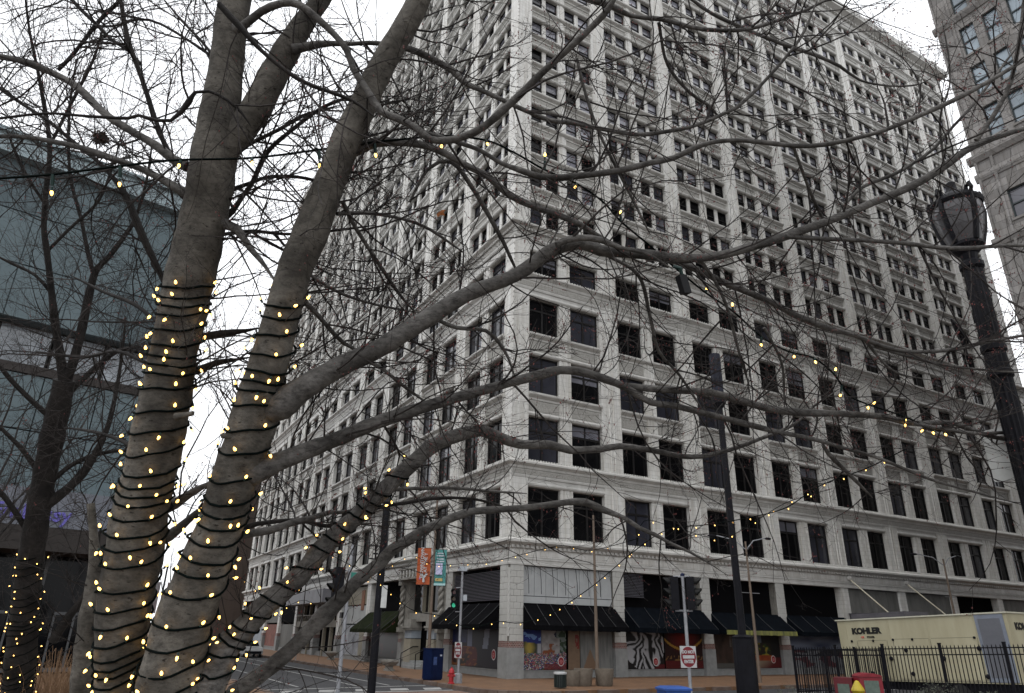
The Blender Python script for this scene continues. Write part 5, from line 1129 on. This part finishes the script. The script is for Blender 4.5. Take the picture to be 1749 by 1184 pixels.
B = [  # rows, d0, d1, twigs per metre, bud share
 ([(448,712,8),(460,704,20),(478,694,26),(520,662,21),(580,627,18.5),(652,592,16),(724,548,15),(799,502,13.5),(882,470,12),(923,441,12),(950,424,11),(992,416,10),(1026,428,10),(1067,431,9.5),(1112,436,9),(1180,441,8),(1235,435,8),(1286,421,8),(1341,404,8),(1423,374,7.5),(1492,346,7),(1561,316,7),(1612,285,7),(1663,250,6.5),(1749,220,5),(1840,200,4)], 3.0, 3.5, 8, .5),
 ([(1341,404,5),(1389,407,5),(1526,414,4.5),(1629,424,4.5),(1749,419,4),(1850,430,3)], 3.3, 3.6, 8, .5),
 ([(950,418,6),(964,411,6.5),(992,406,6),(1026,410,6),(1060,424,5),(1100,432,4),(1150,460,3)], 3.1, 3.2, 6, .4),
 ([(400,818,8),(412,812,18),(428,806,26),(455,797,20),(476,789,17),(528,768,15),(570,752,13),(628,728,12),(700,703,10.5),(751,687,10),(820,668,9),(871,654,8.5),(923,640,9),(957,632,8),(992,635,8),(1026,645,7.5),(1067,661,7),(1112,688,6),(1146,692,6),(1200,705,5.5),(1269,723,5.5),(1320,736,5),(1389,750,4.5),(1443,766,4),(1501,783,3.5),(1587,818,3),(1644,835,2.5),(1749,863,2)], 3.0, 4.2, 9, .45),
 ([(1067,659,6.5),(1112,664,6.5),(1160,667,7),(1217,671,7),(1269,685,7),(1320,699,7),(1372,705,7),(1440,707,6),(1509,712,6),(1560,723,5.5),(1629,723,5),(1684,743,5),(1749,757,4),(1840,780,3)], 3.6, 4.2, 9, .45),
 ([(1560,724,4),(1663,740,4),(1749,736,4),(1830,730,3)], 3.9, 4.2, 9, .4),
 ([(310,1275,17),(360,1222,16),(395,1192,15),(401,1183,14.5),(453,1147,13.5),(504,1103,13),(530,1075,13.5),(555,1050,16),(576,1029,13),(607,996,11),(650,960,10.5),(668,940,10),(695,924,9),(717,909,8.5),(750,894,8),(776,883,8),(805,874,7),(827,872,7),(860,870,6.5),(900,867,6),(940,862,6),(970,858,6),(1000,858,7),(1033,872,6),(1066,885,5),(1092,902,5),(1118,913,4.5),(1143,927,3.5),(1180,944,3),(1211,962,2),(1244,984,1.5)], 3.1, 4.0, 8, .3),
 ([(395,918,9),(415,913,8),(461,906,7),(499,893,6.5),(529,886,6),(564,875,5),(598,873,4),(660,840,4),(728,834,4),(780,834,3.5),(838,839,3),(900,843,2.5)], 3.2, 4.2, 10, .3),
 ([(415,902,6),(440,895,5),(506,889,4.5),(552,898,5),(590,896,4),(647,867,4.5),(695,859,4),(739,852,4),(794,851,3),(838,859,3),(900,880,2)], 3.3, 4.3, 10, .3),
 ([(400,50,9),(415,45,8),(446,20,7.5),(480,6,7),(510,8,7),(540,30,6.5),(570,58,6),(592,85,6),(604,118,6),(627,155,6.5),(650,190,7),(680,203,7),(712,220,7),(735,238,7),(765,240,7),(793,233,7),(827,216,7),(882,168,7),(923,127,6.5),(968,86,6.5),(1009,48,6),(1040,14,6),(1062,-30,5)], 3.1, 2.75, 7, .4),
 ([(500,85,9),(549,75,6.5),(600,75,5),(642,74,5),(700,84,6),(734,99,6),(772,120,6),(793,141,5.5),(837,161,5),(882,182,5),(940,206,5),(974,209,5),(1026,220,4.5),(1088,230,4.5),(1129,226,4.5),(1183,216,4),(1242,192,4),(1269,175,4),(1314,130,3.5),(1355,82,3),(1375,51,3),(1396,0,2.5)], 3.2, 3.4, 8, .5),
 ([(598,258,12),(614,254,10),(642,243,9),(676,243,8),(717,247,7),(758,261,6.5),(793,281,6),(834,302,6),(861,326,6.5),(889,343,6.5),(923,357,6),(957,369,6),(992,384,5.5),(1019,401,5),(1060,425,6),(1110,440,6),(1159,448,6),(1252,489,6),(1320,517,6),(1355,537,6),(1406,558,5.5),(1458,572,5),(1509,592,4.5),(1560,601,4),(1629,597,4),(1684,585,3.5),(1749,573,3),(1830,560,2.5)], 3.1, 3.9, 8, .5),
 ([(712,222,5),(772,240,5),(820,257,5),(854,278,5),(889,291,5.5),(923,302,6),(957,303,6),(1009,298,6),(1060,291,6),(1112,278,6),(1150,270,5.5),(1183,254,5.5),(1217,243,5),(1269,240,5),(1355,249,5),(1406,247,5),(1458,237,5),(1509,223,5),(1560,202,5),(1629,171,5),(1698,134,4.5),(1749,103,4),(1830,60,3)], 2.95, 3.1, 7, .6),
 ([(940,-40,7),(985,-8,6),(1043,10,6),(1077,27,5),(1129,33,5),(1149,38,4.5),(1200,50,4.5),(1269,51,4),(1320,38,4),(1372,19,3.5),(1423,-5,3)], 3.3, 3.5, 7, .5),
 ([(1150,-25,3.5),(1183,0,3.5),(1217,24,4),(1286,55,4),(1341,77,4),(1389,93,4),(1434,113,3.5),(1468,137,2.5),(1520,147,2),(1571,144,2),(1598,127,1.5)], 3.5, 3.6, 9, .7),
 ([(1440,352,4),(1475,319,4),(1526,298,4),(1561,278,3.5),(1595,254,3.5),(1622,223,3),(1663,178,3),(1694,137,3),(1749,65,2)], 3.4, 3.6, 6, .8),
 ([(1667,240,5),(1698,195,5),(1722,151,5),(1735,103,4.5),(1746,34,4),(1752,-40,3)], 3.3, 3.3, 9, .8),
 ([(1612,280,2.5),(1605,206,2.3),(1615,170,2.2),(1622,147,2),(1621,103,2),(1609,34,1.6)], 3.4, 3.4, 6, .9),
 ([(1478,582,3.5),(1512,623,3),(1540,640,2.5),(1595,650,2)], 3.7, 3.8, 8, .4),
 ([(1492,592,3),(1595,620,3),(1663,630,2.5),(1749,637,2.5)], 3.7, 3.8, 8, .4),
 # left of the left stem
 ([(320,285,10),(298,274,9),(264,247,8),(223,223,7),(185,199,7),(158,175,7),(130,147,6.5),(86,123,6),(45,106,5.5),(0,96,5),(-60,80,4)], 3.2, 3.4, 12, .15),
 ([(330,335,10),(310,326,9),(274,305,7),(240,288,6),(192,271,6),(144,254,5.5),(96,243,5),(51,235,4.5),(0,233,4),(-60,240,3)], 3.2, 3.4, 12, .15),
 ([(310,285,6),(285,254,5.5),(271,220,5),(254,171,5),(237,120,5),(219,69,5),(206,0,4.5),(200,-60,4)], 3.4, 3.7, 13, .15),
 ([(-30,203,3),(0,202,3),(79,194,3),(154,199,3),(219,202,3.5),(237,197,3.5),(268,206,3.5),(292,206,4),(309,192,5),(322,175,6),(333,158,4),(357,156,3.5),(388,171,3.5),(412,192,3.5),(428,215,3)], 2.95, 3.0, 8, .15),
 ([(285,490,6),(261,441,6.5),(237,390,7),(216,336,6),(192,302,4.5),(165,274,4),(130,247,4),(86,209,4),(45,182,4),(0,151,4),(-40,120,3)], 3.4, 3.8, 12, .15),
 ([(240,110,4),(223,89,4),(192,69,4),(171,48,4),(123,0,4),(100,-40,3)], 3.6, 3.8, 14, .1),
 ([(99,120,4),(120,99,4),(147,65,4),(171,34,4),(206,0,4),(240,-40,3.5)], 3.7, 3.8, 14, .1),
 ([(372,110,4),(364,99,3.5),(326,72,3),(274,41,3),(237,33,3),(190,45,2.5),(140,40,2)], 3.3, 3.6, 12, .1),
 ([(360,90,3.5),(343,69,3),(310,35,3),(281,0,3)], 3.3, 3.5, 12, .1),
 ([(374,7,6),(412,48,6),(446,86,5),(497,127,5),(535,147,4),(600,171,4),(640,200,3)], 2.8, 2.8, 8, .2),
 ([(362,392,6),(382,376,6),(398,360,6),(415,335,5),(429,316,5),(456,261,5),(494,226,4.5),(549,185,4),(600,165,3.5),(650,150,3)], 3.3, 3.6, 12, .2),
 ([(375,285,5),(405,262,5),(425,247,4.5),(480,220,4),(515,199,4),(580,180,3)], 3.3, 3.7, 12, .2),
 ([(365,375,11),(381,381,9),(405,391,8),(425,421,6),(453,455,5),(473,486,4)], 3.2, 3.1, 10, .1),
 ([(360,342,5),(395,325,5),(430,312,4),(463,302,4),(525,305,3.5),(590,330,3)], 3.3, 3.7, 12, .2),
 ([(350,405,4),(385,400,4),(430,395,4),(490,400,3.5),(560,395,3),(640,385,2.5)], 3.4, 3.8, 12, .2),
 ([(310,585,7),(350,575,7),(380,570,7),(420,565,6),(445,560,4)], 3.2, 3.3, 8, .1),
 ([(300,645,7),(340,632,7),(370,620,6),(400,615,5),(430,610,4)], 3.2, 3.3, 8, .1),
 ([(520,515,6),(545,540,5),(575,575,5),(605,596,4),(650,600,3)], 3.1, 3.4, 10, .2),
 ([(585,345,5),(605,385,4.5),(640,440,4),(680,500,4),(710,535,3.5)], 3.1, 3.6, 10, .3),
 ([(575,365,5),(640,365,4),(720,385,3.5),(790,430,3)], 3.1, 3.7, 10, .3),
 ([(530,470,4),(580,500,3.5),(640,520,3),(720,535,2.5)], 3.1, 3.7, 10, .3),
 ([(700,345,3),(730,290,4),(768,275,4.5),(800,310,5),(850,395,5),(872,440,4),(890,480,3)], 3.4, 3.6, 8, .3),
 ([(735,540,5),(780,560,4.5),(830,565,4.5),(862,600,4),(880,645,3)], 3.2, 3.4, 9, .3),
 ([(600,610,5),(645,625,4),(690,660,4),(745,700,3)], 3.2, 3.4, 10, .3),
 ([(1190,438,4),(1215,470,4),(1240,520,3.5),(1262,600,3),(1280,660,2.5)], 3.3, 3.6, 9, .3),
 ([(985,100,3.5),(1000,160,3.5),(1025,230,3.5),(1075,330,3),(1110,400,3)], 3.4, 3.6, 8, .5),
 ([(1125,38,4),(1140,110,3.5),(1180,160,3.5),(1210,180,3),(1240,215,2.5)], 3.4, 3.7, 9, .5),
 ([(1355,250,3.5),(1385,330,3.5),(1410,380,3.5),(1440,405,3)], 3.2, 3.5, 9, .7),
 ([(1030,432,4),(1090,470,4),(1110,540,4),(1125,600,3.5),(1160,640,3),(1200,700,3)], 3.3, 3.7, 9, .3),
 ([(1305,560,3.5),(1335,620,3),(1340,690,3)], 3.6, 3.8, 8, .4),
 ([(1405,760,4),(1415,775,5),(1440,800,4.5),(1470,830,4),(1490,850,3)], 3.9, 4.2, 8, .2),
 ([(320,600,5),(280,560,4),(230,520,4),(180,500,3.5),(120,470,3)], 3.4, 4.2, 14, .1),
 ([(300,640,5),(250,620,4),(200,600,3.5),(140,610,3),(60,600,2.5)], 3.4, 4.2, 14, .1),
 ([(260,800,5),(220,760,4),(170,740,3.5),(110,730,3)], 3.4, 4.2, 12, .1),
 ([(262,880,9),(300,860,9),(330,840,7),(360,825,6),(385,815,5)], 3.3, 3.4, 8, .1),
 ([(250,935,9),(290,915,9),(320,890,7),(350,865,5),(380,850,4)], 3.3, 3.5, 8, .1),
]
for rows, d0, d1, sp, bd in B:
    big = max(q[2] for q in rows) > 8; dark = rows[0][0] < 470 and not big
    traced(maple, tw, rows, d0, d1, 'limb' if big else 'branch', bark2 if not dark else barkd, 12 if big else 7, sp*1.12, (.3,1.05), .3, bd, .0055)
traced(maple, tw, [(372,300,14),(388,262,20),(412,222,24),(440,180,24),(463,137,23),(494,79,21),(520,38,18),(548,0,15),(590,-60,12)], 3.2, 3.3, 'limb', bark, 14, 8)
for px, py, dx, dy, r_, d in ((404,746,-26,-2,.012,2.97),(300,712,30,-6,.011,3.08)):   # cut stubs
    a_, b_ = at(px, py, d), at(px+dx, py+dy, d-.01); mb = MB(); mb.tube([a_, a_.lerp(b_, .6), b_], [r_*1.6, r_*1.1, r_*.9], 10); smooth_shade(mb.build('stub', bark, maple), 50)
# spare twigs through the crown: short branchlets from the stems
for pts, rad in ((s1p, s1r), (s2p, s2r)):
    for _ in range(110):
        i = TR.randint(len(pts)//3, len(pts)-2); t = (pts[i+1]-pts[i]).normalized(); ax = t.orthogonal().normalized(); ax.rotate(Quaternion(t, TR.uniform(0, 6.28))); dd = t.copy(); dd.rotate(Quaternion(ax, TR.uniform(.7, 1.4)))
        if dd.dot(FWD) < -.15: continue
        tw.grow(pts[i]+dd*rad[i]*.8, dd, TR.uniform(.4, 1.0), .0045, 0, .4, .15)
tag(tw.mb.build('twigs', twigm, maple), kind='stuff'); tag(tw.bud.build('buds', budm, maple), kind='stuff')

# second tree, dark, to the left behind
tb = thing('dark_bare_tree', 'dark bare tree in front of the slate blue building, lights round its trunk', 'tree')
tw2 = Twigs(); q = at(30, 1184, 7.)
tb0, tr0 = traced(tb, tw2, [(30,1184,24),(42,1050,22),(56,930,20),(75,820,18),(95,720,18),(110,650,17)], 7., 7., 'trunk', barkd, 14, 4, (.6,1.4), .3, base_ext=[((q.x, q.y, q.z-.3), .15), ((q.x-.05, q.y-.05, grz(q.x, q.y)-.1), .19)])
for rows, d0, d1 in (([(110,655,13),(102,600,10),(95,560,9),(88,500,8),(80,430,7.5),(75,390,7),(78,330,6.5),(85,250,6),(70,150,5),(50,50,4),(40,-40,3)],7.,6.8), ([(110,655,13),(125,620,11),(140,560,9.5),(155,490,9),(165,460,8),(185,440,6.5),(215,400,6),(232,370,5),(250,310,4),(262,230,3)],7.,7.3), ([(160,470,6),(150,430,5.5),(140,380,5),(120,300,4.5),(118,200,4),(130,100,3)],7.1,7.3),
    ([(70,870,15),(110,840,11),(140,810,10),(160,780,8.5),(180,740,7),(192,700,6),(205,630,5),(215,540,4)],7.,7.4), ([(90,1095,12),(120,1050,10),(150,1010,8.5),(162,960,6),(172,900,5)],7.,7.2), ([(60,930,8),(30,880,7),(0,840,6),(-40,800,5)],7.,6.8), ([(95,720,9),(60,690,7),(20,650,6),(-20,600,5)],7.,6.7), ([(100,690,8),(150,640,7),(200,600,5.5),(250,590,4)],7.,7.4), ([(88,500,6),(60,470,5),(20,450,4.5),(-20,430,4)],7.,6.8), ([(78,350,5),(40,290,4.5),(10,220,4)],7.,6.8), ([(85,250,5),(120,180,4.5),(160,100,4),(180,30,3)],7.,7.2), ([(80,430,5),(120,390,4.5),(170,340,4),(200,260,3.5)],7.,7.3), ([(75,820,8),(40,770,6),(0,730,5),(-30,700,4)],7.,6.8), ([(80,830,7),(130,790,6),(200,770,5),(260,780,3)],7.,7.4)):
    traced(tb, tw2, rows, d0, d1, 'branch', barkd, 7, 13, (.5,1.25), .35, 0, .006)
tag(tw2.mb.build('twigs', twigm, tb), kind='stuff')
# slimmer tree farther left and one across the street
for nm, lab, X0, Y0, H_, seed in (('bare_street_tree', 'slim bare street tree beside the blue building entrance', -24.2, -17, 8.5, 4), ('bare_street_tree', 'small bare street tree on the far side-street pavement', -16.2, 16, 8., 9)):
    TR.seed(seed); t3 = thing(nm, lab, 'tree', (0,0,0), 0, 'bare street trees'); tw3 = Twigs(); zg = 0 if Y0 > -19 else .02
    p0 = Vector((X0, Y0, zg-.05)); pts = [p0+Vector((math.sin(i*.6)*.06, math.cos(i*.9)*.05, H_*.42*i/6)) for i in range(7)]; mb = MB(); mb.tube(pts, [.12-.008*i for i in range(7)], 10); mb.build('trunk', barkd, t3)
    for i in range(9):
        d = Vector((TR.gauss(0,.5), TR.gauss(0,.5), 1)).normalized(); b0 = pts[TR.randint(4, 6)]; pp = [b0]; dd = d
        for k in range(6): dd = (dd+Vector((TR.gauss(0,.12), TR.gauss(0,.12), .03))).normalized(); pp.append(pp[-1]+dd*H_*.09)
        mb = MB(); mb.tube(pp, [.05-.006*k for k in range(7)], 6); mb.build('branch', barkd, t3)
        for k in range(9): j = TR.randint(1, 5); e = (pp[j+1]-pp[j]).normalized(); ax = e.orthogonal(); ax.rotate(Quaternion(e, TR.uniform(0, 6.28))); e2 = e.copy(); e2.rotate(Quaternion(ax, TR.uniform(.4, 1.))); tw3.grow(pp[j], e2, TR.uniform(.8, 1.8), .012, 0, .5, 0)
    tag(tw3.mb.build('twigs', twigm, t3), kind='stuff')
# a nest-like clump and one last leaf
nb = MB(); c = at(172, 237, 3.5)
for _ in range(160):
    a = Vector((TR.gauss(0,1), TR.gauss(0,1), TR.gauss(0,.7))).normalized()*TR.uniform(.01, .035); b_ = Vector((TR.gauss(0,1), TR.gauss(0,1), TR.gauss(0,1))).normalized()*.022; nb.tube([c+a-b_, c+a, c+a+b_], .0022, 3)
tag(nb.build('seed_clump', mat('dry_brown', (.06,.035,.02), .8, .3, 40)), 'round brown clump of dead seed stalks hanging against the roof line', 'seed head')
q = at(750, 362, 3.3); lf = MB(); lp_ = [(0,0,0),(.012,.004,.014),(.03,.0,.012),(.022,-.004,-.004),(.03,0,-.02),(.008,.004,-.014),(-.006,.0,-.03),(-.012,.004,-.008)]
lf.prism([[Vector(p_) for p_ in lp_], [Vector(p_)+Vector((0,.002,0)) for p_ in lp_]]); lf.xf(Matrix.Translation(q) @ Matrix.Rotation(YAW*-1, 4, 'Z'))
tag(lf.build('dead_leaf', mat('orange_leaf', (.30,.10,.025), .7, .3, 60)), 'single orange-brown dead leaf left hanging on a twig', 'leaf')
# dry grasses, shrubs
gr = MB(); TR.seed(8)
for cpx, cd_, hh_ in ((42, 7.0, 1.), (62, 7.6, 1.12), (84, 7.2, .98), (103, 7.8, 1.05), (20, 7.7, .9)):
    c0 = at(cpx, 1300, cd_); c0.z = .6; H0 = (at(cpx, 1150, cd_).z-.6)*hh_
    for _ in range(230):
        a = TR.uniform(0, 6.28); sp = abs(TR.gauss(0, .22)); b0 = c0+Vector((math.cos(a)*sp*.3, math.sin(a)*sp*.3, 0)); h_ = H0*TR.uniform(.6, 1.08)
        e = Vector((math.cos(a), math.sin(a), 0))*sp; gr.tube([b0, b0+e*.3+Vector((0,0,h_*.5)), b0+e*.8+Vector((0,0,h_*.9)), b0+e*1.25+Vector((0,0,h_)), b0+e*1.7+Vector((0,0,h_*.96))], [.0035,.003,.0024,.0018,.0007], 3, False)
tag(gr.build('ornamental_grass', mat('straw', (.13,.07,.035), .8, .3, 9, col2=(.19,.115,.06))), 'dry tan ornamental grass at the bottom left', 'grass', kind='stuff')
leafm = mat('dull_leaf', (.03,.036,.02), .6, .4, 20)
for px, py, d, w_, lab in ((1600, 1160, 19., .75, 'low leafy shrub at the foot of the railing'), (1345, 1168, 19.5, .4, 'small twiggy shrub at the railing corner'), (1690, 1178, 17., .8, 'dark low shrub under the generator louvre')):
    q = at(px, py, d); g0 = grz(q.x, q.y); sh = thing('shrub', lab, 'shrub', (q.x, q.y, g0), 0, 'low shrubs by the railing'); tws = Twigs(); lv = MB()
    for _ in range(16): tws.grow(Vector((TR.gauss(0,.08), TR.gauss(0,.08), 0)), Vector((TR.gauss(0,.4), TR.gauss(0,.4), 1)), (q.z-g0)*TR.uniform(.7, 1.05), .006, 1, .6, 0)
    for _ in range(900):
        a = TR.uniform(0, 6.28); rr = w_*math.sqrt(TR.random()); p_ = Vector((rr*math.cos(a), rr*math.sin(a), (q.z-g0)*TR.uniform(.1, 1.)*(1-.5*(rr/w_)**2))); u = Vector((TR.gauss(0,1), TR.gauss(0,1), TR.gauss(0,1))).normalized()*.03; v = u.orthogonal().normalized()*.014; lv.add([p_-u, p_+v, p_+u, p_-v], [(0,1,2,3)])
    tag(tws.mb.build('stems', twigm, sh), kind='stuff'); tag(lv.build('leaves', leafm, sh), kind='stuff')
# ------------------------------------------------------------------ light strings
LR = random.Random(17)
wirem = mat('green_wire', (.0018,.004,.0036), .8, .3, 30, spec=.05)
glow = mat('warm_bulb', (.9,.7,.3), .3, 0, emit=(1., .54, .12), estr=3.6)
sock = mat('green_socket', (.008,.03,.026), .5, .2, 20)
def bulb_mesh(s):
    mb = MB(); mb.cur = 0; mb.lathe([(.0035*s,-.022*s),(.0065*s,-.02*s),(.0065*s,0),(.005*s,.002*s)], (0,0,0), 8)
    mb.cur = 1; mb.lathe([(.0055*s,0),(.0085*s,.006*s),(.0088*s,.013*s),(.006*s,.022*s),(.001*s,.028*s)], (0,0,0), 8)
    return mb.mesh('bulb', [sock, glow])
BM = {s: bulb_mesh(s*.68) for s in (1., .8, .62)}
def bulb(parent, p, d, s):
    o = link('bulb', BM[s], parent, p); o.rotation_euler = Vector(d).to_track_quat('Z', 'Y').to_euler(); return o
def wrap(label, pts, rad, i0, i1, pitch, s=1., wire=.0052, step=.125, tight=0, ph=0., cams=True):
    h = tag(link('string_lights', None), label, 'string lights', 'light strings'); seg = []; acc = 0.; ang = ph; up = None
    P_ = [Vector(p) for p in pts]
    fine = []
    for i in range(i0, i1):
        for k in range(10): t = k/10; fine.append((P_[i].lerp(P_[i+1], t), rad[i]*(1-t)+rad[i+1]*t, (P_[i+1]-P_[i]).normalized()))
    out = []; tot = sum((fine[i+1][0]-fine[i][0]).length for i in range(len(fine)-1)); run = 0.; prev = None; wob = 0.
    for i in range(len(fine)-1):
        c, r_, t = fine[i]; c2, r2, t2 = fine[i+1]; ds = (c2-c).length
        pp = pitch*(.5 if run > tot-tight else 1.)*(1+.35*math.sin(run*9+ph)+.25*math.sin(run*23+2*ph)); n = max(1, int(2*math.pi*ds/pp/.35))
        for k in range(n):
            f = k/n; cc = c.lerp(c2, f); a = ang+2*math.pi*ds/pp*f
            if up is None: up = Vector((0,0,1)) if abs(t.z) < .7 else Vector((1,0,0))
            u = (up-t*up.dot(t)).normalized(); w = t.cross(u); tilt = r_*(.14*math.sin(a+1.)+.06*math.sin(2*a+run*7)+.03*math.sin(5*a+run*3))
            out.append((cc+(u*math.cos(a)+w*math.sin(a))*(r_*1.04+wire*.7)+t*tilt, (u*math.cos(a)+w*math.sin(a)), t))
        ang += 2*math.pi*ds/pp; run += ds
    mb = MB(); mb.tube([q[0] for q in out], wire, 6); mb.build('wire', wirem, h)
    acc = LR.uniform(0, step); nb = 0
    for a, b_ in zip(out, out[1:]):
        acc += (b_[0]-a[0]).length
        if acc > step:
            acc = LR.uniform(-.03, .03)
            if a[1].dot(FWD) > .75: continue          # far side of the stem: nothing of it shows
            side = a[2]*LR.choice((-1, 1, 1))*.9 + a[1]*LR.uniform(.25, .9) + Vector((LR.gauss(0,.25), LR.gauss(0,.25), LR.gauss(0,.25)))
            bulb(h, a[0]+a[1]*.004+side.normalized()*.02, side, s); nb += 1
    return h
def idx(rows_pts, py, lo=True):
    """index of the sampled stem point nearest photo row py"""
    best = min(range(len(rows_pts)), key=lambda i: abs((IH/2-FPX*(Vector(rows_pts[i])-CAM).dot(UPV)/(Vector(rows_pts[i])-CAM).dot(FWD))-py)); return best
wrap('warm light string wound round the thick left stem of the grey tree', s1p, s1r, idx(s1p, 1184)-1, idx(s1p, 476), .078, step=.135, tight=.16)
wrap('warm light string wound round the leaning right stem of the grey tree', s2p, s2r, idx(s2p, 1184)-1, idx(s2p, 492), .09, step=.135, tight=.12, ph=1.3)
iw = min(range(len(w1p)), key=lambda i: (Vector(w1p[i])-at(700, 795, 3.35)).length)
wrap('warm light string wound round the low side limb of the grey tree', w1p, w1r, 0, iw, .085, .8, .0048, .125, ph=.6)
wrap('warm light string wound round the dark tree trunk at far left', tb0, tr0, 0, idx(tb0, 950), .085, .8, .004, .17, ph=.4)
def swag(label, rows, d0, d1, s, wire, bulbs=None, every=None, hang=.0, rnd=.3):
    h = tag(link('string_lights', None), label, 'string lights', 'light strings'); sm = catmull(rows, 10); pts = [at(p[0], p[1], d0+(d1-d0)*i/(len(sm)-1)) for i, p in enumerate(sm)]
    mb = MB(); mb.tube(pts, wire, 5); mb.build('wire', wirem, h)
    if bulbs:
        for px, py in bulbs:
            j = min(range(len(sm)), key=lambda i: abs(sm[i][0]-px)); dd = d0+(d1-d0)*j/(len(sm)-1); q = at(px, py, dd); a = pts[j]; v = (q-a)
            if v.length < .012: v = Vector((LR.gauss(0,.4), LR.gauss(0,.4), -1))*.02
            mb = MB(); mb.tube([a, a+v*.55], wire*1.35, 5); mb.build('lead', sock, h); bulb(h, a+v*.8, v, s)
    else:
        acc = 0
        for a, b_ in zip(pts, pts[1:]):
            acc += (b_-a).length
            if acc > every: acc = LR.uniform(-.2, .2)*every; v = Vector((LR.gauss(0, rnd), LR.gauss(0, rnd), -1)); bulb(h, a+v.normalized()*.02*s, v, s)
    return h
swag('long green light string hung across both stems towards the right', [(-40,307),(0,305),(90,298),(205,284),(300,274),(430,270),(545,256),(640,243),(700,237),(755,232),(830,240),(880,262),(930,290),(985,314),(1030,345),(1060,378),(1110,420),(1150,455),(1205,500),(1252,532),(1300,575),(1345,600),(1390,612),(1425,640),(1450,675),(1480,690),(1545,712),(1600,735),(1640,735)], 2.55, 4.0, 1., .0052,
     bulbs=[(88,333),(204,318),(305,272),(428,272),(546,286),(642,267),(754,251),(830,240),(931,262),(985,311),(1060,363),(1207,494),(1251,521),(1300,590),(1357,600),(1390,611),(1427,632),(1435,677),(1482,695),(1492,690),(1546,716),(1546,727),(1575,735),(1590,735),(1608,737)])
q = at(1166, 482, 3.05); h = tag(link('cord_plug', None), 'black plug block with green cord hanging from the light string', 'plug'); mb = MB(); mb.box(-.022, .022, -.014, .014, -.055, .03); mb.xf(Matrix.Translation(q) @ Matrix.Rotation(R(-15), 4, 'Y')); mb.build('plug_body', mat('plug_black', (.006,.006,.007), .6, 0, spec=.2), h)
MB().tube([at(1150,455,3.05), at(1162,458,3.05), q+Vector((0,0,.02))], .009, 6).build('cord', sock, h)
swag('thin light string sagging in front of the corner shop and rising to the right', [(560,945),(640,990),(700,1040),(752,1052),(800,1072),(850,1062),(890,1064),(940,1048),(1000,1010),(1040,978),(1085,940),(1140,905),(1210,896),(1290,882),(1345,866),(1400,830),(1480,800),(1545,768)], 9., 5., .62, .0045, every=.17)
swag('thin light string along the entablature above the corner pier', [(600,1010),(640,985),(700,950),(740,965),(790,963),(830,962),(900,945),(960,932),(1010,940),(1090,920)], 11., 8., .62, .004, every=.2)
swag('faint light string crossing the upper windows at right', [(1060,960),(1085,935),(1100,890),(1150,900),(1230,920),(1290,890),(1340,860),(1385,845),(1420,835)], 6.5, 6., .62, .003, every=.17)
swag('short light string hanging beside the low limb above the side street', [(370,1010),(400,985),(430,1000),(470,1040),(520,1025),(560,1045),(600,1010)], 9., 8., .62, .003, every=.16)

# put each world-built thing's Empty at its base; the parts keep their place
def rebase(o, b):
    b = Vector(b); o.location = b
    for c in o.children: c.location = c.location - b
rebase(maple, maple_o); rebase(tb, (tb0[0].x, tb0[0].y, tb0[0].z))
for o in list(COL.objects):
    if o.parent is None and o.data is None and o.name.startswith(('string_lights', 'bare_street_tree', 'cord_plug')):
        c = [q for q in o.children if q.data and len(q.data.vertices)][0]; v = c.data.vertices[0].co; rebase(o, c.matrix_basis @ v)
